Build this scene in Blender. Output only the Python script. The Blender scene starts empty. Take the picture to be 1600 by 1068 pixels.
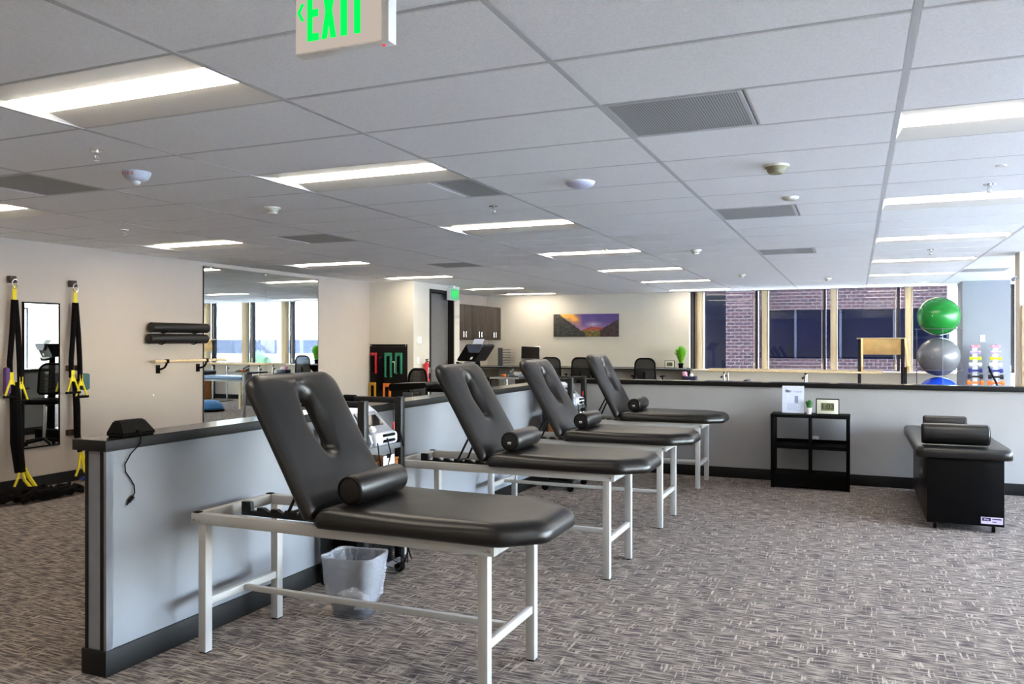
import bpy, bmesh, math, random
from mathutils import Vector, Matrix
random.seed(7)
sc = bpy.context.scene
PI = math.pi
H = 2.5425                      # ceiling height

# ------------------------------------------------------------------ camera
cam_d = bpy.data.cameras.new('camera'); cam = bpy.data.objects.new('camera', cam_d)
sc.collection.objects.link(cam)
cam.location = (0, 0, 1.5)
cam.rotation_euler = (PI / 2, 0, 0.3998)
cam_d.sensor_width = 36.0
cam_d.lens = 1272.0 / 1600.0 * 36.0
cam_d.clip_start = 0.05; cam_d.clip_end = 900
sc.camera = cam

# ------------------------------------------------------------------ sky, sun, exposure
w = bpy.data.worlds.new('world'); sc.world = w; w.use_nodes = True
nt = w.node_tree; nt.nodes.clear()
wo = nt.nodes.new('ShaderNodeOutputWorld'); wb = nt.nodes.new('ShaderNodeBackground')
sky = nt.nodes.new('ShaderNodeTexSky'); sky.sky_type = 'NISHITA'
sky.sun_disc = False; sky.sun_elevation = math.radians(52); sky.sun_rotation = math.radians(75)
sky.air_density = 1.0; sky.dust_density = 1.6; sky.ozone_density = 1.2
wb.inputs['Strength'].default_value = 1.7
nt.links.new(sky.outputs[0], wb.inputs['Color']); nt.links.new(wb.outputs[0], wo.inputs[0])
sd = bpy.data.lights.new('sun', 'SUN'); so = bpy.data.objects.new('sun', sd); sc.collection.objects.link(so)
sd.energy = 31.0; sd.angle = 0.01; sd.color = (0.76, 0.91, 1.0)
so.rotation_euler = Vector((-0.56, -0.03, -0.82)).to_track_quat('-Z', 'Y').to_euler()
LAMP = 4.9
vs = sc.view_settings
vs.view_transform = 'Standard'; vs.look = 'None'; vs.gamma = 1.0; vs.exposure = 2.2
vs.use_curve_mapping = False
cy = sc.cycles
cy.max_bounces = 10; cy.diffuse_bounces = 6; cy.glossy_bounces = 5; cy.transmission_bounces = 6
cy.transparent_max_bounces = 16; cy.caustics_reflective = False; cy.caustics_refractive = False
cy.sample_clamp_indirect = 6.0

# ------------------------------------------------------------------ materials
def lin(c):
    return tuple(((v / 12.92) if v <= 0.04045 else ((v + 0.055) / 1.055) ** 2.4) for v in (x / 255.0 for x in c))
MATS = {}
def base_mat(name):
    m = bpy.data.materials.new(name); m.use_nodes = True
    n = m.node_tree.nodes; return m, n, m.node_tree.links, n['Principled BSDF']
def mat(name, rgb, rough=0.6, metal=0.0, var=0.06, scale=14.0, bump=0.0, bscale=200.0, spec=0.5, coat=0.0):
    """procedural: noise-varied colour + optional fine relief"""
    m, n, l, b = base_mat(name); c = lin(rgb)
    tc = n.new('ShaderNodeTexCoord'); no = n.new('ShaderNodeTexNoise')
    no.inputs['Scale'].default_value = scale; no.inputs['Detail'].default_value = 3
    l.new(tc.outputs['Object'], no.inputs['Vector'])
    r = n.new('ShaderNodeValToRGB')
    r.color_ramp.elements[0].position = 0.3; r.color_ramp.elements[1].position = 0.7
    r.color_ramp.elements[0].color = tuple(x * (1 - var) for x in c) + (1,)
    r.color_ramp.elements[1].color = tuple(min(1, x * (1 + var)) for x in c) + (1,)
    l.new(no.outputs['Fac'], r.inputs[0]); l.new(r.outputs[0], b.inputs['Base Color'])
    b.inputs['Roughness'].default_value = rough; b.inputs['Metallic'].default_value = metal
    b.inputs['Specular IOR Level'].default_value = spec
    b.inputs['Coat Weight'].default_value = coat
    if bump:
        n2 = n.new('ShaderNodeTexNoise'); n2.inputs['Scale'].default_value = bscale; n2.inputs['Detail'].default_value = 2
        l.new(tc.outputs['Object'], n2.inputs['Vector'])
        bp = n.new('ShaderNodeBump'); bp.inputs['Strength'].default_value = bump; bp.inputs['Distance'].default_value = 0.004
        l.new(n2.outputs['Fac'], bp.inputs['Height']); l.new(bp.outputs[0], b.inputs['Normal'])
    MATS[name] = m; return m
def emit(name, rgb, strength):
    m, n, l, b = base_mat(name)
    n.remove(b); e = n.new('ShaderNodeEmission'); e.inputs[0].default_value = lin(rgb) + (1,); e.inputs[1].default_value = strength
    l.new(e.outputs[0], n['Material Output'].inputs[0]); MATS[name] = m; return m

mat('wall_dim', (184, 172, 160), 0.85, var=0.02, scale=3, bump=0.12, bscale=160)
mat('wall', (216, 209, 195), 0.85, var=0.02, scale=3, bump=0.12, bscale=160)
mat('shaded_wall', (138, 141, 148), 0.7, var=0.02, scale=4, bump=0.10, bscale=220)  # half_wall paint with the near partition's shade mixed into it; column reuses it
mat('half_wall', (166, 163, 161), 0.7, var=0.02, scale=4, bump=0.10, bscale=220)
mat('base_black', (14, 14, 15), 0.55, spec=0.3)
mat('cap_black', (26, 24, 25), 0.16, var=0.05, spec=1.0)
mat('alu', (150, 152, 158), 0.35, 0.9, var=0.03)
mat('tee', (198, 200, 202), 0.55, var=0.02)
mat('tile', (246, 247, 248), 0.95, var=0.05, scale=110, bump=0.5, bscale=260, spec=0.1)
mat('ceil_back', (120, 120, 120), 0.9)
mat('white_metal', (236, 235, 230), 0.55, var=0.01)
mat('vinyl', (9, 8, 9), 0.36, var=0.10, scale=60, bump=0.05, bscale=420, spec=0.5)
mat('frame_grey', (172, 171, 168), 0.42, var=0.02)
mat('black', (7, 7, 8), 0.6, var=0.1, spec=0.08)
mat('black_gloss', (6, 6, 7), 0.35, var=0.05, spec=0.12)
mat('black_metal', (12, 12, 14), 0.42, var=0.08, spec=0.35)
mat('rope', (16, 14, 15), 0.95, var=0.5, scale=160, bump=0.6, bscale=300, spec=0.1)
mat('yellow', (226, 205, 20), 0.6)
mat('blue_strap', (30, 50, 150), 0.6)
mat('purple', (80, 50, 110), 0.7)
mat('teal', (50, 90, 95), 0.6)
mat('mount', (62, 44, 36), 0.6)
mat('wood_pale', (214, 190, 150), 0.5, var=0.10, scale=25)
mat('wood_maple', (238, 198, 130), 0.45, var=0.10, scale=9)
mat('wood_box', (146, 92, 44), 0.55, var=0.25, scale=22)
mat('foam', (18, 15, 15), 0.45, var=0.2, scale=120, bump=0.15, bscale=400, spec=0.4)
mat('door', (112, 109, 106), 0.55, var=0.03)
mat('door_frame', (22, 19, 18), 0.55, spec=0.25)
mat('cabinet', (62, 54, 48), 0.6, var=0.12, scale=6, spec=0.25)
mat('cabinet_top', (30, 26, 25), 0.55, spec=0.3)
mat('chrome', (210, 212, 216), 0.18, 0.95, var=0.01)
mat('white', (238, 238, 236), 0.5, var=0.01)
mat('white_plastic', (192, 196, 208), 0.35, var=0.02)
mat('grey_plastic', (128, 130, 140), 0.35, var=0.05)
mat('red', (190, 24, 34), 0.35)
mat('green_strap', (40, 132, 100), 0.7)
mat('orange', (236, 120, 30), 0.55)
mat('ochre', (200, 150, 30), 0.6)
mat('pegboard', (16, 14, 14), 0.7, spec=0.2)
mat('jamb', (214, 196, 160), 0.6, var=0.03)
mat('window_dark', (34, 26, 34), 0.45)
mat('window_light', (196, 188, 170), 0.6)
mat('sill', (226, 214, 196), 0.45)
mat('detector', (222, 220, 205), 0.5)
mat('detector_dark', (150, 146, 118), 0.5)
mat('dome', (214, 216, 240), 0.35)
mat('ball_green', (20, 122, 44), 0.22, var=0.03)
mat('ball_silver', (112, 112, 116), 0.25, 0.35, var=0.03)
mat('ball_blue', (24, 66, 190), 0.25, var=0.03)
mat('db_pink', (228, 150, 170), 0.5)
mat('db_lav', (176, 160, 216), 0.5)
mat('db_yel', (206, 216, 30), 0.5)
mat('db_white', (214, 214, 220), 0.5)
mat('db_blue', (34, 42, 120), 0.5)
mat('db_black', (26, 26, 34), 0.5)
mat('db_orange', (238, 120, 34), 0.5)
mat('grass', (130, 205, 50), 0.6, var=0.3, scale=30)
mat('leaf', (70, 140, 66), 0.6, var=0.35, scale=40)
mat('pot_white', (226, 220, 222), 0.5)
mat('paper', (222, 228, 246), 0.6, var=0.03, scale=20)
mat('ink', (70, 78, 110), 0.7)
mat('ink_light', (150, 160, 196), 0.7)
mat('lcd', (118, 122, 84), 0.4, var=0.08, scale=60)
mat('lcd_digit', (48, 52, 34), 0.5)
mat('cream', (226, 224, 206), 0.5)
mat('label_lilac', (206, 190, 222), 0.5)
mat('navy', (28, 26, 60), 0.5)
mat('mesh_chair', (30, 31, 33), 0.7, var=0.3, scale=200)
mat('console_blue', (70, 78, 100), 0.3, var=0.1)
mat('screen', (24, 22, 24), 0.25)
mat('blue_vinyl', (96, 124, 160), 0.4)
mat('bosu', (50, 120, 190), 0.35)
mat('grey_wheel', (80, 84, 92), 0.35)
mat('green_exit_dim', (170, 220, 190), 0.5)
mat('pink_paper', (230, 170, 196), 0.6)

mat('ground_out', (208, 210, 212), 0.9, var=0.12, scale=0.4)
mat('asphalt', (120, 120, 124), 0.9, var=0.1, scale=0.5)
mat('bld_white', (224, 222, 218), 0.8, var=0.04, scale=0.6)
mat('bld_glass', (60, 70, 90), 0.15)
mat('tree', (84, 112, 76), 0.9, var=0.5, scale=2.0)
mat('trunk', (88, 70, 56), 0.9)
mat('hill', (142, 150, 146), 0.95, var=0.25, scale=0.05)
mat('dark_glass', (8, 10, 26), 0.15, var=0.3, scale=0.6, spec=0.12)
mat('brick_trim', (40, 42, 54), 0.6)
mat('panel_wood', (198, 172, 142), 0.5, var=0.12, scale=14)
mat('lens_glass', (220, 225, 228), 0.1, var=0.02)
emit('lamp', (255, 242, 222), LAMP)
emit('exit_green', (10, 255, 90), 0.26)
emit('sign_face', (232, 216, 202), 0.15)
emit('exit_green2', (120, 235, 165), 0.17)
emit('led_red', (240, 60, 70), 0.25)

def carpet():
    m, n, l, b = base_mat('carpet')
    tc = n.new('ShaderNodeTexCoord')
    def streak(sx, sy, sz, off, detail=2):
        mp = n.new('ShaderNodeMapping'); mp.inputs['Scale'].default_value = (sx, sy, 1); mp.inputs['Location'].default_value = (off, off * 1.7, 0)
        no = n.new('ShaderNodeTexNoise'); no.inputs['Scale'].default_value = sz; no.inputs['Detail'].default_value = detail; no.inputs['Roughness'].default_value = 0.55
        l.new(tc.outputs['Object'], mp.inputs[0]); l.new(mp.outputs[0], no.inputs['Vector']); return no
    def ramp(src, p0, p1, c0, c1):
        r = n.new('ShaderNodeValToRGB'); r.color_ramp.elements[0].position = p0; r.color_ramp.elements[1].position = p1
        r.color_ramp.elements[0].color = c0; r.color_ramp.elements[1].color = c1
        l.new(src, r.inputs[0]); return r
    ax = streak(9, 78, 1.0, 3.0)          # dashes along X
    ay = streak(70, 8, 1.0, 11.0)         # dashes along Y
    msk = streak(9, 9, 1.0, 23.0, 1)
    K, W = (0, 0, 0, 1), (1, 1, 1, 1)
    rx = ramp(ax.outputs['Fac'], 0.40, 0.62, K, (0.85, 0.85, 0.85, 1)); ry = ramp(ay.outputs['Fac'], 0.53, 0.64, K, W)
    rm = ramp(msk.outputs['Fac'], 0.40, 0.52, K, W)
    mul = n.new('ShaderNodeMath'); mul.operation = 'MULTIPLY'; l.new(ry.outputs[0], mul.inputs[0]); l.new(rm.outputs[0], mul.inputs[1])
    mx = n.new('ShaderNodeMath'); mx.operation = 'MAXIMUM'; l.new(rx.outputs[0], mx.inputs[0]); l.new(mul.outputs[0], mx.inputs[1])
    fine = streak(160, 160, 1.0, 5.0)
    add = n.new('ShaderNodeMath'); add.operation = 'MULTIPLY_ADD'; l.new(fine.outputs['Fac'], add.inputs[0]); add.inputs[1].default_value = 0.55; l.new(mx.outputs[0], add.inputs[2])
    col = n.new('ShaderNodeValToRGB'); e = col.color_ramp.elements
    e[0].position = 0.18; e[0].color = lin((74, 69, 70)) + (1,)
    e[1].position = 1.0; e[1].color = lin((178, 166, 153)) + (1,)
    k = e.new(0.42); k.color = lin((110, 102, 99)) + (1,)
    dv = n.new('ShaderNodeMath'); dv.operation = 'DIVIDE'; dv.inputs[1].default_value = 1.4; l.new(add.outputs[0], dv.inputs[0])
    l.new(dv.outputs[0], col.inputs[0]); l.new(col.outputs[0], b.inputs['Base Color'])
    b.inputs['Roughness'].default_value = 0.95; b.inputs['Specular IOR Level'].default_value = 0.1
    bp = n.new('ShaderNodeBump'); bp.inputs['Strength'].default_value = 0.5; bp.inputs['Distance'].default_value = 0.006
    l.new(add.outputs[0], bp.inputs['Height']); l.new(bp.outputs[0], b.inputs['Normal'])
    MATS['carpet'] = m
carpet()

def perforated():
    m, n, l, b = base_mat('perforated')
    tc = n.new('ShaderNodeTexCoord'); v = n.new('ShaderNodeTexVoronoi'); v.inputs['Scale'].default_value = 85; v.inputs['Randomness'].default_value = 0.0
    r = n.new('ShaderNodeValToRGB'); r.color_ramp.elements[0].position = 0.30; r.color_ramp.elements[1].position = 0.42
    r.color_ramp.elements[0].color = lin((92, 94, 96)) + (1,); r.color_ramp.elements[1].color = lin((186, 188, 188)) + (1,)
    l.new(tc.outputs['Object'], v.inputs['Vector']); l.new(v.outputs['Distance'], r.inputs[0]); l.new(r.outputs[0], b.inputs['Base Color'])
    b.inputs['Roughness'].default_value = 0.6; MATS['perforated'] = m
perforated()

def brick():
    m, n, l, b = base_mat('brick')
    tc = n.new('ShaderNodeTexCoord'); mp = n.new('ShaderNodeMapping'); mp.inputs['Rotation'].default_value = (PI / 2, 0, 0)
    br = n.new('ShaderNodeTexBrick'); br.inputs['Scale'].default_value = 1.0
    br.inputs['Color1'].default_value = lin((60, 31, 28)) + (1,); br.inputs['Color2'].default_value = lin((42, 22, 22)) + (1,)
    br.inputs['Mortar'].default_value = lin((88, 74, 72)) + (1,)
    br.inputs['Brick Width'].default_value = 0.24; br.inputs['Row Height'].default_value = 0.10; br.inputs['Mortar Size'].default_value = 0.014
    l.new(tc.outputs['Object'], mp.inputs[0]); l.new(mp.outputs[0], br.inputs['Vector']); l.new(br.outputs['Color'], b.inputs['Base Color'])
    b.inputs['Roughness'].default_value = 0.85; MATS['brick'] = m
brick()

def glass(name, tint=(1, 1, 1), ior=1.5, add=0.0):
    m, n, l, b = base_mat(name); n.remove(b)
    t = n.new('ShaderNodeBsdfTransparent'); t.inputs[0].default_value = tint + (1,)
    g = n.new('ShaderNodeBsdfGlossy'); g.inputs['Roughness'].default_value = 0.0
    f = n.new('ShaderNodeFresnel'); ge = n.new('ShaderNodeNewGeometry'); mr = n.new('ShaderNodeMapRange')
    mr.inputs[3].default_value = ior; mr.inputs[4].default_value = 1.0 / ior     # back faces of the pane see the same interface
    l.new(ge.outputs['Backfacing'], mr.inputs[0]); l.new(mr.outputs[0], f.inputs[0])
    mx = n.new('ShaderNodeMixShader'); l.new(f.outputs[0], mx.inputs[0]); l.new(t.outputs[0], mx.inputs[1]); l.new(g.outputs[0], mx.inputs[2])
    l.new(mx.outputs[0], n['Material Output'].inputs[0]); MATS[name] = m
glass('pane', (0.93, 0.95, 0.97), 1.45)
glass('pane_tint', (0.50, 0.50, 0.51), 1.5)
glass('clear', (0.9, 0.92, 0.94), 1.45)

def mirror():
    m, n, l, b = base_mat('mirror'); b.inputs['Base Color'].default_value = (0.80, 0.84, 0.81, 1)
    b.inputs['Metallic'].default_value = 1.0; b.inputs['Roughness'].default_value = 0.008; MATS['mirror'] = m
mirror()

def film(name, rgb, alpha, rough=0.25):
    """translucent plastic film: crinkled, partly see-through"""
    m, n, l, b = base_mat(name)
    b.inputs['Base Color'].default_value = lin(rgb) + (1,); b.inputs['Roughness'].default_value = rough
    tc = n.new('ShaderNodeTexCoord'); no = n.new('ShaderNodeTexNoise'); no.inputs['Scale'].default_value = 16; no.inputs['Detail'].default_value = 4; no.inputs['Distortion'].default_value = 1.5
    l.new(tc.outputs['Object'], no.inputs['Vector'])
    bp = n.new('ShaderNodeBump'); bp.inputs['Strength'].default_value = 0.8; bp.inputs['Distance'].default_value = 0.01
    l.new(no.outputs['Fac'], bp.inputs['Height']); l.new(bp.outputs[0], b.inputs['Normal'])
    t = n.new('ShaderNodeBsdfTransparent'); mx = n.new('ShaderNodeMixShader'); mx.inputs[0].default_value = alpha
    l.new(t.outputs[0], mx.inputs[1]); l.new(b.outputs[0], mx.inputs[2]); l.new(mx.outputs[0], n['Material Output'].inputs[0]); MATS[name] = m
film('bin_plastic', (92, 96, 104), 0.34, 0.35)
film('bin_bag', (214, 218, 228), 0.30, 0.10)

def mesh_net():
    """chair netting: a fine weave with real see-through gaps"""
    m, n, l, b = base_mat('net'); b.inputs['Base Color'].default_value = lin((16, 16, 17)) + (1,); b.inputs['Roughness'].default_value = 0.8
    tc = n.new('ShaderNodeTexCoord'); v = n.new('ShaderNodeTexWave'); v.inputs['Scale'].default_value = 18; v.bands_direction = 'Z'
    l.new(tc.outputs['Object'], v.inputs['Vector'])
    r = n.new('ShaderNodeMapRange'); r.inputs[3].default_value = 0.88; r.inputs[4].default_value = 1.0; l.new(v.outputs['Fac'], r.inputs[0])
    t = n.new('ShaderNodeBsdfTransparent'); mx = n.new('ShaderNodeMixShader')
    l.new(r.outputs[0], mx.inputs[0]); l.new(t.outputs[0], mx.inputs[1]); l.new(b.outputs[0], mx.inputs[2]); l.new(mx.outputs[0], n['Material Output'].inputs[0]); MATS['net'] = m
mesh_net()

# ------------------------------------------------------------------ mesh helpers
COL = sc.collection
class B:
    def __init__(s): s.bm = bmesh.new()
    def box(s, x0, x1, y0, y1, z0, z1, bev=0.0, seg=2):
        t = bmesh.new(); bmesh.ops.create_cube(t, size=1.0)
        for v in t.verts:
            v.co = Vector(((x0 + x1) / 2 + v.co.x * (x1 - x0), (y0 + y1) / 2 + v.co.y * (y1 - y0), (z0 + z1) / 2 + v.co.z * (z1 - z0)))
        if bev: bmesh.ops.bevel(t, geom=list(t.edges), offset=min(bev, 0.49 * min(abs(x1 - x0), abs(y1 - y0), abs(z1 - z0))), segments=seg, affect='EDGES', profile=0.5)
        s._merge(t); return s
    def _merge(s, t, mtx=None):
        if mtx is not None: bmesh.ops.transform(t, matrix=mtx, verts=t.verts)
        mp = {v: s.bm.verts.new(v.co) for v in t.verts}
        for f in t.faces:
            try: s.bm.faces.new([mp[v] for v in f.verts])
            except ValueError: pass
        t.free()
    def obox(s, c, half, rot, bev=0.0):
        """oriented box: centre, half sizes, euler"""
        t = B().box(-half[0], half[0], -half[1], half[1], -half[2], half[2], bev).bm
        from mathutils import Euler
        s._merge(t, Matrix.Translation(c) @ Euler(rot).to_matrix().to_4x4()); return s
    def cyl(s, p0, p1, r, n=16, r2=None, cap=True, round_=0.0):
        p0, p1 = Vector(p0), Vector(p1); d = p1 - p0; L = d.length
        q = d.to_track_quat('Z', 'Y').to_matrix().to_4x4(); q.translation = p0
        r2 = r if r2 is None else r2
        prof = [(r, 0), (r2, L)]
        if round_:
            k = round_
            prof = [(r - k, 0)] + [(r - k + k * math.sin(a), k - k * math.cos(a)) for a in (PI / 6, PI / 3, PI / 2)] + \
                   [(r2 - k + k * math.cos(a), L - k + k * math.sin(a)) for a in (0, PI / 6, PI / 3, PI / 2)]
        s._rings([[q @ Vector((rr * math.cos(2 * PI * i / n), rr * math.sin(2 * PI * i / n), z)) for i in range(n)] for rr, z in prof], cap)
        return s
    def _rings(s, rings, cap=True):
        R = [[s.bm.verts.new(p) for p in ring] for ring in rings]; n = len(R[0])
        for a, b in zip(R, R[1:]):
            for i in range(n):
                s.bm.faces.new((a[i], a[(i + 1) % n], b[(i + 1) % n], b[i]))
        if cap:
            s.bm.faces.new(list(reversed(R[0]))); s.bm.faces.new(R[-1])
    def tube(s, pts, r, n=8, closed=False):
        pts = [Vector(p) for p in pts]; rings = []
        up = Vector((0, 0, 1)); last = None
        for i, p in enumerate(pts):
            a = pts[max(0, i - 1)]; b = pts[min(len(pts) - 1, i + 1)]
            if closed: a = pts[i - 1]; b = pts[(i + 1) % len(pts)]
            d = (b - a).normalized()
            if last is None:
                x = d.orthogonal().normalized()
            else:
                x = (last - d * last.dot(d)).normalized()
            last = x; y = d.cross(x)
            rr = r[i] if isinstance(r, (list, tuple)) else r
            rings.append([p + (x * math.cos(2 * PI * k / n) + y * math.sin(2 * PI * k / n)) * rr for k in range(n)])
        if closed:
            R = [[s.bm.verts.new(q) for q in ring] for ring in rings]
            for j in range(len(R)):
                a, b = R[j], R[(j + 1) % len(R)]
                for k in range(n): s.bm.faces.new((a[k], a[(k + 1) % n], b[(k + 1) % n], b[k]))
        else: s._rings(rings)
        return s
    def lathe(s, prof, c=(0, 0, 0), n=24, cap=True):
        c = Vector(c)
        s._rings([[c + Vector((r * math.cos(2 * PI * i / n), r * math.sin(2 * PI * i / n), z)) for i in range(n)] for r, z in prof], cap); return s
    def prism(s, poly, axis, a, b):
        """extrude 2d polygon along axis ('x': poly=(y,z), 'y': (x,z), 'z': (x,y)) from a to b"""
        def P(p, t): return {'x': (t, p[0], p[1]), 'y': (p[0], t, p[1]), 'z': (p[0], p[1], t)}[axis]
        s._rings([[Vector(P(p, a)) for p in poly], [Vector(P(p, b)) for p in poly]]); return s
    def quad(s, *p):
        s.bm.faces.new([s.bm.verts.new(q) for q in p]); return s
    def sphere(s, c, r, seg=24, rings=14, sc_=(1, 1, 1)):
        t = bmesh.new(); bmesh.ops.create_uvsphere(t, u_segments=seg, v_segments=rings, radius=r)
        s._merge(t, Matrix.Translation(c) @ Matrix.Diagonal((*sc_, 1))); return s
    def ico(s, c, r, sub=2, jit=0.0, sc_=(1, 1, 1)):
        t = bmesh.new(); bmesh.ops.create_icosphere(t, subdivisions=sub, radius=r)
        for v in t.verts: v.co *= 1 + random.uniform(-jit, jit)
        s._merge(t, Matrix.Translation(c) @ Matrix.Diagonal((*sc_, 1))); return s
def link(name, me, m, parent=None):
    me.materials.clear(); me.materials.append(MATS[m])
    o = bpy.data.objects.new(name, me); COL.objects.link(o)
    if parent is not None:
        o.parent = parent
        if parent.get('_w'): o.matrix_parent_inverse = Matrix.Translation(-parent.location)
    return o
def obj(name, b, m, parent=None, smooth=35):
    bmesh.ops.recalc_face_normals(b.bm, faces=b.bm.faces)
    me = bpy.data.meshes.new(name); b.bm.to_mesh(me); b.bm.free()
    if smooth:
        me.shade_smooth(); me.set_sharp_from_angle(angle=math.radians(smooth))
    return link(name, me, m, parent)
def tag(o, label, cat, group=None):
    o['label'] = label; o['category'] = cat
    if group: o['group'] = group
    return o
def struct(o, label=None):
    o['kind'] = 'structure'
    if label: o['label'] = label
    return o
def thing(name, label, cat, loc=(0, 0, 0), group=None, world=True):
    o = bpy.data.objects.new(name, None); COL.objects.link(o); o.location = loc; o.empty_display_size = 0.1
    if world: o['_w'] = 1          # parts of this thing are modelled in world coordinates
    return tag(o, label, cat, group)
def dup(root, loc, label, rotz=None, group=None):
    def cp(o, par):
        c = o.copy(); COL.objects.link(c)
        if par is not None:
            c.parent = par; c.matrix_parent_inverse = o.matrix_parent_inverse.copy()
        for ch in list(o.children): cp(ch, c)
        return c
    r = cp(root, None); r.location = loc; r['label'] = label
    if rotz is not None: r.rotation_euler = (0, 0, rotz)
    if group: r['group'] = group
    return r
def rounded(poly, rad, seg=6):
    out = []; n = len(poly)
    for i in range(n):
        p = Vector(poly[i]); a = Vector(poly[i - 1]); b = Vector(poly[(i + 1) % n]); r = rad[i] if isinstance(rad, (list, tuple)) else rad
        if r <= 0: out.append(p); continue
        d1 = (a - p).normalized(); d2 = (b - p).normalized(); ang = d1.angle(d2); t = r / math.tan(ang / 2)
        p1 = p + d1 * t; p2 = p + d2 * t; c = p + (d1 + d2).normalized() * (r / math.sin(ang / 2))
        a1 = math.atan2(*(p1 - c).yx); a2 = math.atan2(*(p2 - c).yx)
        da = (a2 - a1 + PI) % (2 * PI) - PI
        for k in range(seg + 1):
            q = a1 + da * k / seg; out.append(c + Vector((math.cos(q), math.sin(q))) * r)
    return out
def resample(poly, n):
    L = [0]; m = len(poly)
    for i in range(m): L.append(L[-1] + (poly[(i + 1) % m] - poly[i]).length)
    out = []; j = 0
    for k in range(n):
        t = L[-1] * k / n
        while L[j + 1] < t: j += 1
        f = (t - L[j]) / max(1e-9, L[j + 1] - L[j]); out.append(poly[j].lerp(poly[(j + 1) % m], f))
    return out
def ray_hit(poly, c, d):
    best = None; m = len(poly)
    for i in range(m):
        a = poly[i] - c; e = poly[(i + 1) % m] - poly[i]; den = d.x * e.y - d.y * e.x
        if abs(den) < 1e-12: continue
        t = (a.x * e.y - a.y * e.x) / den; u = (a.x * d.y - a.y * d.x) / den
        if -1e-6 <= u <= 1 + 1e-6 and t > 0 and (best is None or t > best): best = t
    return c + d * best
def cushion(outline, T, R, slot=None, Rx=None, N=112, crown=0.008, ctr=None, under=0.006):
    """upholstered pad in the XY plane, bottom at z=0: rounded rim, slight crown, optional slot with a soft dip"""
    Rx = Rx or R; b = B(); out = resample(outline, N)
    c = Vector(ctr) if ctr else sum(out, Vector((0, 0))) / N
    if slot: inn = [ray_hit(slot, c, (p - c).normalized()) for p in out]
    else: inn = [c + (p - c) * 0.02 for p in out]
    rings = []
    def at(p, q, e): d = (q - p); L = d.length; return p + d * min(1.0, e / L)
    rings.append([(q, p, under * 0 + 0.0) for p, q in zip(out, inn)][:0] or [Vector((*at(p, q, 0.012), 0.0)) for p, q in zip(out, inn)])
    rings.append([Vector((*p, under + 0.006)) for p in out])
    for a in (0, 15, 30, 45, 60, 75, 90):
        a = math.radians(a); e = Rx * (1 - math.cos(a)); z = T - R * 0.9 + R * 0.9 * math.sin(a)
        rings.append([Vector((*at(p, q, e), z)) for p, q in zip(out, inn)])
    if slot:
        dip = 0.075
        for f in (0.3, 0.65):
            rings.append([Vector((*(at(p, q, Rx).lerp(at(q, p, dip), f)), T + crown * 0.7)) for p, q in zip(out, inn)])
        for e in (1, 0.8, 0.6, 0.42, 0.26, 0.12, 0.0):
            sft = e * e * (3 - 2 * e); z = T * 0.30 + (T * 0.70 + crown * 0.5) * (1 - (1 - e) ** 2.2)
            rings.append([Vector((*at(q, p, dip * e), z)) for p, q in zip(out, inn)])
        rings.append([Vector((*q, 0.0)) for q in inn])
        R_ = [[b.bm.verts.new(v) for v in r] for r in rings]
        for a, d in zip(R_, R_[1:] + R_[:1]):
            for i in range(N): b.bm.faces.new((a[i], a[(i + 1) % N], d[(i + 1) % N], d[i]))
    else:
        for f in (0.2, 0.45, 0.75, 1.0):
            rings.append([Vector((*(at(p, q, Rx).lerp(q, f)), T + crown * math.sin(f * PI / 2))) for p, q in zip(out, inn)])
        b._rings(rings)
    return b
def text_mesh(s, size, depth=0.001, align='CENTER', bold=0.0):
    cu = bpy.data.curves.new('t', 'FONT'); cu.body = s; cu.size = size; cu.extrude = depth; cu.align_x = align; cu.align_y = 'CENTER'; cu.offset = bold
    o = bpy.data.objects.new('t', cu); COL.objects.link(o)
    dg = bpy.context.evaluated_depsgraph_get(); me = bpy.data.meshes.new_from_object(o.evaluated_get(dg))
    bpy.data.objects.remove(o); return me
FRONT = Matrix.Rotation(PI / 2, 4, 'X')     # flat text stood up, read from -Y
def text(name, s, size, pos, m, parent, mtx=FRONT, bold=0.0, sx=1.0):
    me = text_mesh(s, size, bold=bold); me.transform(Matrix.Translation(pos) @ mtx @ Matrix.Diagonal((sx, 1, 1, 1)))
    return link(name, me, m, parent)

# ================================================================== STRUCTURE
XL, XR, YB, YN = -7.8, 6.6, 17.0, -4.0
XW = 3.5                        # right end of the back window band
struct(obj('floor', B().box(XL - .2, XR + .2, YN - .2, YB + .8, -0.12, 0), 'carpet', smooth=0))
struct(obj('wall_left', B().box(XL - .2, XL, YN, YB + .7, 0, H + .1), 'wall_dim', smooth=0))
struct(obj('wall_near', B().box(XL, XR, YN - .2, YN, 0, H + .1), 'wall', smooth=0))
struct(obj('wall_back_right', B().box(XW, XR, YB, YB + .7, 0, H + .1), 'wall', smooth=0))
wb_ = struct(obj('wall_back', B().box(XL, -3.19, YB, YB + .7, 0, H + .1), 'wall', smooth=0))
struct(obj('wall_below_window', B().box(-3.19, XW, YB, YB + .7, 0, 0.90), 'wall', smooth=0))
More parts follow.
